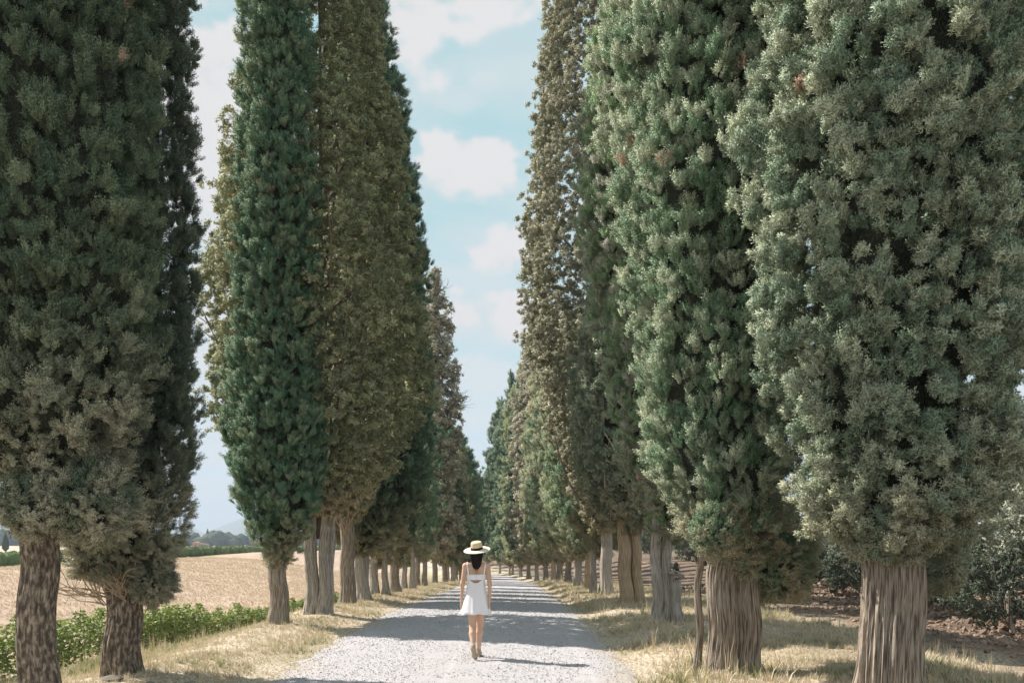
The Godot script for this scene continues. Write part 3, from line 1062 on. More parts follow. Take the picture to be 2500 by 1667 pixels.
# ------------------------------------------------------------------ the avenue's trees
func build_trees() -> void:
	var deep := Color(0.119, 0.182, 0.115)
	var deep2 := Color(0.230, 0.290, 0.180)
	var green := Color(0.131, 0.256, 0.156)
	var green2 := Color(0.296, 0.376, 0.242)
	var grey := Color(0.312, 0.388, 0.281)
	var grey2 := Color(0.488, 0.537, 0.400)
	var olive := Color(0.290, 0.325, 0.185)
	var olive2 := Color(0.500, 0.510, 0.325)
	var brown := Color(0.420, 0.400, 0.310)
	var T: Array = []
	# --- left row, near to far
	cypress({label = "big dark cypress at the left edge, cut by the frame, trunk mottled brown", x = -4.76, d = 8.3, seed = 1, bark = "bark_mottled", flute = 0.05,
		stems = [[0, 0, 0.178, 0.165, 3.0, 0.0, 1.06]], spray = 0.26, dens = 1.2, color = deep, color2 = deep2, dust_bounce = Color(0.52, 0.49, 0.37), dust_bounce_h = 2.1, lean = Vector2(0.05, 0), lumpy = 0.30,  # low foliage: dust, plus ground-bounce light put into the colour
		prof = [Vector2(2.05, 0.25), Vector2(2.3, 0.72), Vector2(2.8, 1.05), Vector2(3.43, 1.22), Vector2(4.1, 1.25), Vector2(5.8, 1.22), Vector2(7.2, 1.13), Vector2(10, 0.95), Vector2(14, 0.5), Vector2(16, 0.05)],
		lobes = [[V(0.62, 2.0, 0.15), 0.42, 0.42, 0.5], [V(0.2, 1.95, 0.5), 0.3, 0.28, 0.25]],
		limbs = [["bare_twigs", curly(1, V(-0.15, 2.05, 0.1), 5, V(-1, 0.15, 0.1), 0.6) + curly(2, V(0.1, 2.1, 0.22), 5, V(-0.3, -0.5, 0.6), 0.35), "twig_pale"]]})
	cypress({label = "cypress with bare pale twigs fanning low, second trunk from the left", x = -4.86, d = 10.3, seed = 2, bark = "bark_mottled", flute = 0.06,
		stems = [[0, 0, 0.215, 0.185, 2.2, 0.03, 1.12]], spray = 0.23, dens = 1.35, color = Color(0.106, 0.156, 0.112), color2 = Color(0.194, 0.237, 0.163), dust_bounce = Color(0.50, 0.47, 0.35), dust_bounce_h = 2.1, hole = -0.3, core = 0.72, lumpy = 0.24,  # dusty skirt made paler and taller to stand in for bounced light
		prof = [Vector2(1.15, 0.2), Vector2(1.3, 0.66), Vector2(1.95, 0.9), Vector2(3.0, 0.99), Vector2(4.1, 0.99), Vector2(5.75, 0.94), Vector2(8.5, 0.86), Vector2(11, 0.65), Vector2(15, 0.05)],
		lobes = [[V(0.42, 1.2, 0.1), 0.26, 0.32, 0.3]],
		limbs = [["bare_twigs", curly(3, V(-0.12, 0.95, 0.12), 16, V(-0.75, 0.55, 0.35), 0.72) + curly(4, V(0.1, 1.0, 0.18), 14, V(0.1, 0.6, 0.55), 0.5) + curly(5, V(0.12, 1.0, 0.1), 8, V(0.75, 0.5, 0.2), 0.6), "twig_pale"]]})
	cypress({label = "slim bright green cypress, smooth pale trunk, third from the left edge", x = -4.72, d = 16.8, seed = 3, bark = "bark_pale",
		stems = [[0, 0, 0.195, 0.165, 2.0, -0.08, 1.1]], flute = 0.05, spray = 0.25, dens = 1.35, color = green, color2 = green2, dust_bounce_h = 1.2, lumpy = 0.22, hole = -9.0, lean = Vector2(-0.07, 0),
		prof = [Vector2(1.05, 0.12), Vector2(1.35, 0.4), Vector2(1.7, 0.62), Vector2(2.55, 0.96), Vector2(3.45, 1.09), Vector2(4.8, 1.06), Vector2(7.4, 0.90), Vector2(10.1, 0.77), Vector2(12.7, 0.73), Vector2(16, 0.5), Vector2(19, 0.05)]})
	rng.seed = 77
	cypress({label = "wide loose olive brown cypress with forked limbs and burled trunk", x = -4.40, d = 18.8, seed = 4, bark = "bark_grey", flute = 0.14,
		stems = [[-0.13, 0, 0.16, 0.11, 3.0, -0.2, 1.12], [0.10, 0.04, 0.125, 0.09, 3.0, 0.18, 1.2], [0.19, -0.1, 0.10, 0.08, 2.2, 0.28, 1.2]],
		spray = 0.26, dens = 0.95, kinds = [2, 3], color = olive, color2 = olive2, dust_bounce = Color(0.58, 0.50, 0.34), dust_bounce_h = 1.4, core = 0.0, hole = -0.2, loose = 0.3, lumpy = 0.26,
		prof = [Vector2(2.2, 0.5), Vector2(2.7, 1.2), Vector2(3.4, 1.95), Vector2(4.6, 2.5), Vector2(6.0, 2.62), Vector2(7.5, 2.58), Vector2(9.2, 2.35), Vector2(11, 2.0), Vector2(14, 1.45), Vector2(17, 0.8), Vector2(19.5, 0.1)],
		limbs = [["branch", [[[V(0.18, 2.6, 0.05), V(0.35, 3.4, 0.4), V(0.9, 4.6, 0.9), V(1.5, 5.6, 1.2)], 0.085, 0.02], [[V(0.25, 2.1, 0.05), V(0.6, 3.3, 0.6), V(1.0, 4.0, 1.2), V(1.8, 4.6, 1.5)], 0.06, 0.015], [[V(0.3, 2.0, 0.1), V(0.5, 3.2, 0.9), V(0.6, 4.4, 1.5), V(0.5, 5.6, 1.7)], 0.05, 0.012], [[V(-0.1, 2.4, 0.1), V(-0.5, 4.0, 0.3), V(-1.2, 6.0, 0.5)], 0.07, 0.02]], "twig"]]})
	cypress({label = "short tan cypress with bare limbs fanning from a grey trunk", x = -4.70, d = 23.6, seed = 5, bark = "bark_pale",
		stems = [[0, 0, 0.215, 0.19, 2.6, 0.0, 1.15]], spray = 0.30, dens = 1.0, kinds = [2, 0], color = Color(0.525, 0.522, 0.329), color2 = Color(0.525, 0.525, 0.465), core = 0.5, hole = -0.2,
		prof = [Vector2(2.3, 0.2), Vector2(2.7, 0.7), Vector2(4, 1.15), Vector2(6, 1.2), Vector2(10, 0.9), Vector2(14, 0.1)],
		limbs = [["bare_twigs", curly(6, V(0, 2.0, 0.15), 9, V(0.1, 0.95, 0.45), 1.0), "twig_pale"]]})
	cypress({label = "tall deep green cypress showing as a dark edge behind the loose olive one", x = -4.70, d = 25.8, seed = 6, bark = "bark_grey",
		stems = [[0, 0, 0.24, 0.2, 2.0, 0.0]], spray = 0.32, dens = 1.2, color = deep, color2 = Color(0.271, 0.408, 0.271), lumpy = 0.2, dust_bounce_h = 2.4,
		prof = [Vector2(1.4, 0.3), Vector2(2.1, 1.2), Vector2(3.5, 2.0), Vector2(6.8, 2.3), Vector2(10.5, 2.12), Vector2(13.2, 1.8), Vector2(16, 1.4), Vector2(18.6, 0.8), Vector2(22, 0.05)]})
	var dark := [deep, green, Color(0.213, 0.279, 0.186), Color(0.174, 0.290, 0.195)]
	# label, distance, side offset, height, radius, colour, second colour, bark, loose?
	var far_left := [
		["low cypress trunk hidden in shaggy foliage, just past the tan cypress", 29.4, 0.0, 9.0, 1.25, Color(0.465, 0.444, 0.310), Color(0.525, 0.525, 0.426), "bark_grey"],
		["dark cypress with a thick ribbed trunk, seventh in the left row", 33.2, 0.0, 15.5, 1.45, dark[0], deep2, "bark_pale"],
		["dark cypress with a shadowed trunk close behind the thick ribbed one", 37.6, 0.0, 13.0, 1.3, dark[3], deep2, "bark_grey"],
		["medium green cypress with a pale cream trunk midway down the left row", 42.8, 0.0, 11.5, 1.3, dark[1], green2, "bark_pale"],
		["grey brown half dead cypress with bare twigs against the sky on the left", 50.4, 0.0, 19.3, 1.9, brown, Color(0.54, 0.52, 0.42), "bark_pale"],
		["dark cypress next after the grey half dead one", 56.5, 0.1, 10.5, 1.9, dark[0], deep2, "bark_pale"],
		["olive tinged cypress beyond the half dead one, second after it", 63.0, 0.0, 12.0, 1.9, Color(0.329, 0.350, 0.216), Color(0.505, 0.505, 0.310), "bark_grey"],
		["dark rounded cypress far down the left row, beside the hat", 70.0, 0.3, 13.0, 2.1, dark[3], deep2, "bark_pale"],
		["dark cypress farther along the left row, its trunk hidden by the woman", 78.0, 0.5, 13.0, 2.2, dark[0], deep2, "bark_pale"],
		["far dark cypress where the left row starts to bend", 87.0, 0.8, 14.0, 2.3, dark[1], deep2, "bark_grey"],
		["last but one cypress visible at the end of the left row", 97.0, 1.0, 15.0, 2.3, dark[0], deep2, "bark_grey"],
		["most distant cypress of the left row, at the road's vanishing end", 108.0, 1.0, 15.0, 2.3, dark[3], deep2, "bark_grey"]]
	var k := 0
	for f in far_left: far_tree(f, bend(f[1]) - 3.96 + f[2], 200 + k); k += 1
	# --- right row, near to far
	cypress({label = "largest cypress at right, huge grey green crown over a thick ribbed trunk", x = 3.76, d = 8.2, seed = 21, bark = "bark_pale", flute = 0.085,
		stems = [[0, 0, 0.282, 0.27, 2.6, 0.04, 1.06]], spray = 0.27, kinds = [0, 4], dens = 1.25, color = Color(0.225, 0.312, 0.219), color2 = grey2, dust_bounce = Color(0.46, 0.45, 0.32), dust_bounce_h = 1.5, lumpy = 0.34, core = 0.74,
		prof = [Vector2(1.38, 0.3), Vector2(1.5, 0.62), Vector2(1.63, 0.86), Vector2(1.77, 0.98), Vector2(2.28, 1.13), Vector2(2.93, 1.31), Vector2(3.5, 1.5), Vector2(4.4, 1.5), Vector2(5.57, 1.55), Vector2(7.1, 1.42), Vector2(10, 1.15), Vector2(14, 0.6), Vector2(16.5, 0.05)],
		lobes = [[V(0.62, 1.5, -0.5), 0.36, 0.55, 0.42], [V(-0.05, 1.5, 0.25), 0.3, 0.2, 0.2]]})
	cypress({label = "right hand cypress on twin pale ribbed trunks, rust brown dead sprays low down", x = 2.70, d = 10.0, seed = 22, bark = "bark_pale", flute = 0.085,
		stems = [[-0.16, 0, 0.172, 0.178, 2.0, -0.14, 1.1], [0.16, -0.06, 0.15, 0.155, 2.0, 0.15, 1.1], [-0.43, -0.1, 0.045, 0.04, 1.9, -0.40, 1.2]],
		spray = 0.26, dens = 1.25, color = Color(0.200, 0.319, 0.194), color2 = grey2, dust_bounce = Color(0.48, 0.43, 0.30), dust_bounce_h = 1.5, lumpy = 0.33, lean = Vector2(-0.36, 0),
		prof = [Vector2(1.2, 0.2), Vector2(1.45, 0.5), Vector2(1.75, 0.68), Vector2(2.2, 0.82), Vector2(3.0, 1.0), Vector2(4.0, 1.17), Vector2(5.6, 1.22), Vector2(8.3, 1.2), Vector2(12, 0.9), Vector2(17, 0.05)],
		lobes = [[V(0.55, 1.42, -0.3), 0.52, 0.55, 0.5], [V(-0.35, 1.75, 0.5), 0.3, 0.3, 0.25]]})
	cypress({label = "vivid green cypress behind the twin trunk, round burl on its stem", x = 2.90, d = 15.4, seed = 23, bark = "bark_grey", flute = 0.13,
		stems = [[-0.19, 0, 0.10, 0.09, 2.6, -0.22, 1.2], [-0.02, -0.05, 0.11, 0.10, 2.3, -0.02, 1.2], [0.17, 0.03, 0.10, 0.085, 1.0, 0.13, 1.2]],
		spray = 0.26, dens = 1.2, color = Color(0.329, 0.485, 0.263), color2 = Color(0.525, 0.525, 0.444), dust_bounce = Color(0.45, 0.42, 0.30), dust_bounce_h = 2.1, lumpy = 0.26, lean = Vector2(-0.1, 0),
		prof = [Vector2(1.5, 0.2), Vector2(1.8, 0.45), Vector2(2.5, 0.7), Vector2(3.6, 1.0), Vector2(4.6, 1.15), Vector2(6.0, 1.5), Vector2(7.0, 1.56), Vector2(9.5, 1.5), Vector2(11.8, 1.2), Vector2(15, 0.8), Vector2(18.5, 0.05)],
		limbs = [["burl", burl(), "bark_grey"]]})
	cypress({label = "grey green cypress with two orange tinged trunks leaning together", x = 3.20, d = 22.0, seed = 24, bark = "bark_rust", flute = 0.09,
		stems = [[-0.15, 0, 0.18, 0.15, 2.3, -0.24, 1.1], [0.19, -0.05, 0.15, 0.12, 2.3, 0.06, 1.1]],
		spray = 0.30, dens = 1.0, kinds = [0, 2], color = grey, color2 = grey2, dust_bounce_h = 2.0, core = 0.5, lumpy = 0.32, lean = Vector2(-0.3, 0),
		prof = [Vector2(1.9, 0.3), Vector2(2.4, 1.0), Vector2(4, 1.6), Vector2(5.5, 1.5), Vector2(7, 1.2), Vector2(9.5, 0.5), Vector2(10.5, 0.05)],
		limbs = [["branch", [[[V(-0.2, 2.2, 0.1), V(-0.7, 2.8, 0.4), V(-0.8, 3.7, 0.7), V(-0.6, 4.6, 0.8)], 0.05, 0.012], [[V(-0.1, 2.2, 0.1), V(-0.3, 3.4, 1.0), V(-0.9, 4.4, 1.3)], 0.045, 0.01]], "twig_pale"]]})
	cypress({label = "very tall loose olive brown cypress with twiggy crown against the sky at right", x = 3.20, d = 28.0, seed = 25, bark = "bark_grey",
		stems = [[0, 0, 0.2, 0.18, 3.2, 0.0]], spray = 0.30, dens = 0.9, kinds = [2, 3], color = Color(0.355, 0.355, 0.250), color2 = Color(0.54, 0.53, 0.41), core = 0.0, hole = -0.2, loose = 0.3, lumpy = 0.24, dust_bounce_h = 1.0,
		prof = [Vector2(2.2, 0.6), Vector2(4.6, 1.8), Vector2(6.8, 2.5), Vector2(8.9, 2.9), Vector2(11.3, 3.1), Vector2(13.8, 3.0), Vector2(16, 2.6), Vector2(18.3, 2.4), Vector2(20.1, 2.2), Vector2(23, 1.4), Vector2(27, 0.1)]})
	var far_right := [
		["dull olive cypress with a narrow trunk past the twiggy tall one", 30.5, 0.0, 9.5, 1.5, Color(0.350, 0.380, 0.239), Color(0.525, 0.525, 0.350), "bark_grey"],
		["dark cypress on a triple ribbed trunk, sixth in the right row", 34.0, 0.0, 10.0, 1.6, dark[1], green2, "bark_rust"],
		["bushy green cypress whose foliage reaches down to the verge at right", 40.0, 0.0, 13.5, 1.9, Color(0.310, 0.408, 0.239), Color(0.505, 0.525, 0.367), "bark_grey"],
		["olive green cypress with a rounded shoulder, halfway down the right row", 47.0, 0.0, 15.8, 2.3, Color(0.386, 0.434, 0.271), Color(0.525, 0.525, 0.408), "bark_pale"],
		["dark cypress with a thick pale trunk beyond the rounded one", 54.0, -0.1, 14.5, 2.0, dark[0], deep2, "bark_pale"],
		["deep green cypress farther off, narrow between two darker ones on the right", 60.0, -0.2, 17.0, 2.1, dark[1], green2, "bark_rust"],
		["olive green cypress with a mossy crown well down the right row", 67.0, -0.4, 20.0, 2.2, Color(0.329, 0.367, 0.226), Color(0.525, 0.525, 0.350), "bark_pale"],
		["brownish twiggy topped cypress peaking above its neighbours in the right row", 75.5, -0.6, 25.0, 2.4, brown, Color(0.54, 0.52, 0.42), "bark_grey"],
		["dark cypress after the twiggy topped one, right row", 84.0, -0.7, 22.5, 2.4, dark[0], deep2, "bark_pale"],
		["far green cypress near the end of the right row", 92.0, -0.8, 23.5, 2.4, Color(0.310, 0.350, 0.213), Color(0.465, 0.505, 0.310), "bark_grey"],
		["far dark cypress leaning over the road's end at right", 101.0, -0.9, 25.0, 2.5, dark[3], deep2, "bark_grey"],
		["dark cypress with a pointed top closing the sky gap at the end", 112.0, -1.0, 23.5, 2.5, dark[0], deep2, "bark_grey"],
		["very distant low cypress on the outside of the road's bend", 124.0, -1.0, 16.0, 2.5, dark[1], deep2, "bark_grey"],
		["farthest pale green cypress seen past the woman's hat", 138.0, -1.0, 15.0, 2.6, Color(0.350, 0.465, 0.232), Color(0.525, 0.525, 0.350), "bark_grey"],
		["last cypress beyond the bend, only its lower crown in view", 152.0, -1.0, 15.0, 2.8, dark[3], deep2, "bark_grey"]]
	k = 0
	for f in far_right: far_tree(f, bend(f[1]) + 3.94 + f[2], 300 + k); k += 1

func far_tree(f: Array, x: float, seed_: int) -> void:
	var d: float = f[1]
	var H: float = f[3]
	var R: float = f[4]
	rng.seed = seed_
	var low := rng.randf_range(0.95, 1.5) if x < bend(d) else rng.randf_range(1.15, 1.65)
	var grow := rng.randf_range(0.28, 0.4)
	var bare: bool = f[0].contains("half dead") or f[0].contains("twiggy topped")
	var prof := [Vector2(low, R * 0.15), Vector2(low + 0.35, R * 0.5), Vector2(low + 1.1, R * 0.8), Vector2(low + 2.4, R * 0.97), Vector2(H * grow, R), Vector2(H * 0.6, R * 0.93), Vector2(H * 0.8, R * 0.70), Vector2(H * 0.93, R * 0.38), Vector2(H, 0.04)]
	var st := []
	var n := 1 + int(rng.randf() < 0.4)
	for i in n:
		var off := 0.0 if n == 1 else (i - 0.5) * 0.42
		st.append([off, rng.randf_range(-0.1, 0.1), rng.randf_range(0.16, 0.24) / sqrt(n), rng.randf_range(0.13, 0.17) / sqrt(n), low + 1.2, off * 0.8])
	var o := {label = f[0], x = x, d = d, seed = seed_, bark = f[7], stems = st, spray = clampf(0.30 + d * 0.0036, 0.3, 0.8), dens = 1.0, color = f[5], color2 = f[6], prof = prof, lumpy = 0.42, dust_bounce_h = 2.0}
	if bare:
		o.kinds = [2, 3]
		o.hole = -0.1
		o.core = 0.45
		rng.seed = seed_ + 3
		o.limbs = [["bare_twigs", curly(seed_, V(R * 0.4, H * 0.55, 0.3), 9, V(0.8 if x < 0 else -0.8, 0.55, 0.2), 1.8) + curly(seed_ + 1, V(0, H * 0.9, 0.2), 9, V(0.2, 0.9, 0.1), 1.6), "twig"]]
	cypress(o)

func curly(seed_: int, from: Vector3, n: int, dir: Vector3, len_: float) -> Array:
	# thin bare twigs that leave one place and wind outwards
	var r := RandomNumberGenerator.new()
	r.seed = seed_ * 31 + 7
	var list := []
	for k in n:
		var p := from + rand_dir(r) * 0.08
		var dd := (dir.normalized() + rand_dir(r) * 0.55).normalized()
		var pts := [p]
		for j in 5:
			p += dd * len_ * 0.2 * r.randf_range(0.7, 1.3)
			pts.append(p)
			dd = (dd + rand_dir(r) * 0.45 + Vector3(0, 0.06, 0)).normalized()
		list.append([pts, 0.013 * clampf(len_, 0.5, 2.0), 0.004])
		var q: Vector3 = pts[2]
		list.append([[q, q + (dd + rand_dir(r) * 0.8).normalized() * len_ * 0.22, q + (dd + rand_dir(r) * 0.9).normalized() * len_ * 0.42], 0.006 * clampf(len_, 0.6, 1.6), 0.003])
	return list

func burl() -> Array:
	# knobbly swelling grown on the stem, with short broken stubs
	var list := []
	var r := RandomNumberGenerator.new()
	r.seed = 91
	for k in 16:
		var a := TAU * k / 16.0 * 2.0
		var c := V(0.14 + cos(a) * 0.05 + r.randf_range(-0.03, 0.03), 0.98 + r.randf_range(-0.14, 0.14), 0.04 + sin(a) * 0.05)
		var out := V(cos(a), r.randf_range(-0.4, 0.5), sin(a)).normalized()
		list.append([[c - out * 0.03, c + out * 0.03, c + out * 0.075 + V(0, 0.01, 0), c + out * 0.10], 0.062, 0.02])
	return list

# ------------------------------------------------------------------ beyond the right row
func round_tree(called: String, label: String, x: float, d: float, H: float, R: float, low: float, c: Color, c2: Color, L: float, seed_: int, trunk_r := 0.1, group := "") -> void:
	var base := ground_at(x, d)
	var t := thing(called, label, "tree", base, group)
	rng.seed = seed_
	part("trunk", tube_mesh([V(0, -0.2, 0), V(0.06, low * 0.6, 0), V(-0.05, low + 0.6, 0.05), V(0.1, H * 0.6, 0)], [trunk_r * 1.3, trunk_r, trunk_r * 0.9, trunk_r * 0.3], 14, 0.08, seed_, 3), M.bark_grey, t)
	var limbs := []
	for k in 9:
		var q := rand_dir(rng)
		q.y = absf(q.y) * 0.8 + 0.3
		limbs.append([[V(0, low * 0.9, 0), V(q.x * R * 0.4, low + (H - low) * 0.3, q.z * R * 0.4), V(q.x * R * 0.8, low + (H - low) * clampf(q.y, 0, 0.9), q.z * R * 0.8)], trunk_r * 0.4, 0.01])
	var crown := part("crown", twig_mesh(limbs), M.twig, t)
	var buf := PackedFloat32Array()
	var mid := (H + low) * 0.5
	var hy := (H - low) * 0.5
	for i in int(30.0 * R * hy / (L * L)):
		var q := rand_dir(rng)
		var n := n_lump.get_noise_3d(q.x * 90.0 + seed_ * 11.0, q.y * 90.0, q.z * 90.0)
		if n < -0.12 and rng.randf() < 0.75: continue
		var k := 0.92 + 0.35 * n - 0.5 * rng.randf() * rng.randf()
		var p := V(q.x * R * k, mid + q.y * hy * k, q.z * R * k)
		var up := (q * 0.5 + Vector3.UP * 0.4 + rand_dir(rng) * 0.6).normalized()
		var s := L * rng.randf_range(0.7, 1.3)
		var side := up.cross(rand_dir(rng)).normalized()
		push(buf, Basis(side * s, up * s, side.cross(up) * s), p, c.lerp(c2, clampf(0.5 + n + rng.randf_range(-0.4, 0.4), 0, 1)))
	swarm("foliage", SPRAY[2], M.leaf, buf, crown)

func build_right_field() -> void:
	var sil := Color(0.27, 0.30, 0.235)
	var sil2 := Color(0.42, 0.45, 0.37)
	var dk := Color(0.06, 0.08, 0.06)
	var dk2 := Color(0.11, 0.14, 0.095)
	round_tree("olive_tree", "silvery olive tree at the right edge behind the largest cypress", 10.9, 16.6, 4.4, 1.9, 0.9, Color(0.34, 0.37, 0.29), Color(0.52, 0.55, 0.45), 0.30, 401, 0.13)
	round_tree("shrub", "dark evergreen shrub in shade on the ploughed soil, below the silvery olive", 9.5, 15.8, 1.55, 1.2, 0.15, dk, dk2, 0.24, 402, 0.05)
	round_tree("olive_tree", "olive tree glimpsed between the twin trunk and the thick ribbed trunk", 13.8, 33.0, 4.6, 2.3, 1.2, sil, sil2, 0.34, 403, 0.13)
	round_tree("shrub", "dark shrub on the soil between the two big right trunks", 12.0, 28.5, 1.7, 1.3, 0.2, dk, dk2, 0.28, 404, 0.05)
	round_tree("olive_tree", "dark green tree at the far edge of the ploughed soil", 17.5, 38.0, 5.5, 2.7, 1.0, dk2, sil, 0.36, 405, 0.14)
	round_tree("olive_tree", "grey green olive farther back past the ploughed soil, right of the silvery one", 18.5, 27.0, 4.8, 2.5, 1.0, sil, sil2, 0.34, 406, 0.13)
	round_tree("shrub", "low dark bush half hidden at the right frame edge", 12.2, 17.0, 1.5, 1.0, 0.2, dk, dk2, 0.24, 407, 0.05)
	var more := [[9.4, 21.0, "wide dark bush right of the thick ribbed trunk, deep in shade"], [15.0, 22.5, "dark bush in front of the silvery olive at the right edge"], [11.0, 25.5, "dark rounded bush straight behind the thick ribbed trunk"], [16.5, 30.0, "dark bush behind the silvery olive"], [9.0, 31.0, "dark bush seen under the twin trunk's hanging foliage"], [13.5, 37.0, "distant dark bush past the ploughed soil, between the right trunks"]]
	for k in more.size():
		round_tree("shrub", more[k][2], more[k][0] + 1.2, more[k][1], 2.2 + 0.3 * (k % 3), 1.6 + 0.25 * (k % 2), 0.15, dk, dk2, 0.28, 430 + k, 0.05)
	rng.seed = 408
	for k in 7:
		round_tree("field_tree", ["bushy tree in the hedge behind the right row, nearest", "second bushy hedge tree behind the right row", "third bushy hedge tree behind the right row", "fourth bushy hedge tree behind the right row", "fifth bushy hedge tree behind the right row", "sixth bushy hedge tree behind the right row", "last bushy hedge tree behind the right row"][k], 13.0 + rng.randf_range(-2, 4) + k * 0.8, 44.0 + k * 12.0, rng.randf_range(4.5, 7.0), rng.randf_range(2.4, 3.2), 0.6, dk2, sil, 0.45, 410 + k, 0.14, "trees hedging the far side of the ploughed soil")
	# clods of the ploughed strip
	var buf := PackedFloat32Array()
	rng.seed = 55
	for k in 26000:
		var d := 7.0 + 34.0 * pow(rng.randf(), 1.4)
		var x := rng.randf_range(5.6, 26.0)
		if x < 7.5 + 2.0 * n_land.get_noise_2d(x * 5.0, d * 5.0) and rng.randf() < 0.85: continue
		var s := rng.randf_range(0.015, 0.05) * (1.0 + 0.02 * d) * (1.0 if rng.randf() < 0.93 else 1.7)
		var g := rng.randf_range(0.7, 1.25)
		push(buf, Basis(rand_dir(rng), rng.randf() * TAU).scaled(V(s, s, s)), ground_at(x, d) + V(0, s * 0.2, 0), Color(0.26 * g, 0.195 * g, 0.15 * g))
	tag(swarm("soil_clods", pebble_mesh(6), M.tint, buf, self), "reddish brown clods of the ploughed soil right of the avenue", "soil", "", "stuff")

# ------------------------------------------------------------------ vines along the left field
func build_vines() -> void:
	var leaf := PackedVector3Array()
	var li := PackedInt32Array()
	var r := RandomNumberGenerator.new()
	r.seed = 3
	for k in 7:                                         # a lobed leaf, folded a little along its midrib
		var a := PI * (k / 6.0) * 1.7 - PI * 0.35
		var rad := 0.5 if k % 2 == 0 else 0.36
		leaf.append(V(cos(a) * rad, 0.12 * absf(cos(a)), sin(a) * rad))
	leaf.append(V(0, 0, -0.25))
	for k in 6: li.append_array(PackedInt32Array([7, k, k + 1]))
	var leaf_mesh := mesh_of(leaf, li, PackedVector2Array(), PackedColorArray(), false)
	var protos := []
	for pnum in 5:
		var t := Node3D.new()
		t.name = "vine_plant"
		r.seed = 60 + pnum
		part("stem", twig_mesh([[[V(0, -0.1, 0), V(0.03, 0.35, 0.02), V(-0.02, 0.75, 0)], 0.028, 0.018], [[V(0, 0.55, 0), V(0.25, 0.8, 0.03), V(0.4, 1.05, 0)], 0.014, 0.006], [[V(0, 0.55, 0), V(-0.22, 0.8, 0), V(-0.38, 1.1, 0.04)], 0.014, 0.006], [[V(0, 0.7, 0), V(0.03, 1.0, 0), V(0.02, 1.35 + 0.1 * pnum, 0)], 0.01, 0.004]]), M.twig, t)
		var buf := PackedFloat32Array()
		for k in 820:
			var h := 0.1 + 1.25 * r.randf()
			var wide := 0.36 * (1.0 - 0.55 * maxf(0.0, h - 0.8))
			if h < 0.3 and r.randf() < 0.45: continue
			var p := V(r.randf_range(-wide, wide) * 1.1, h, r.randfn(0, 0.13))
			if r.randf() < 0.08: p = V(r.randf_range(-0.12, 0.12), r.randf_range(1.2, 1.55), r.randf_range(-0.08, 0.08))
			var up := (Vector3.UP * 0.5 + rand_dir(r)).normalized()
			var side := up.cross(rand_dir(r)).normalized()
			var s := r.randf_range(0.05, 0.105)
			var c := Color(0.19, 0.25, 0.11).lerp(Color(0.36, 0.41, 0.21), r.randf())
			push(buf, Basis(side * s, up * s, side.cross(up) * s), p, c)
		swarm("foliage", leaf_mesh, M.vine, buf, t)
		protos.append(t)
	rng.seed = 64
	var d := 7.6
	while d < 38.0:
		var x := -8.75 + (d - 8.0) * 0.056 + rng.randf_range(-0.06, 0.06)
		var t: Node3D = protos[rng.randi() % 5].duplicate()
		t.name = numbered("vine_plant")
		add_child(t)
		t.position = ground_at(x, d)
		t.rotation.y = PI / 2 + rng.randf_range(-0.25, 0.25) + (PI if rng.randf() < 0.5 else 0.0)
		t.scale = V(1, rng.randf_range(0.5, 0.74), 1)
		tag(t, "leafy green vine plant in the row between the left trees and stubble field", "vine plant", "vine plants in the row beside the left verge")
		d += rng.randf_range(0.5, 0.72)
	for t in protos: t.free()

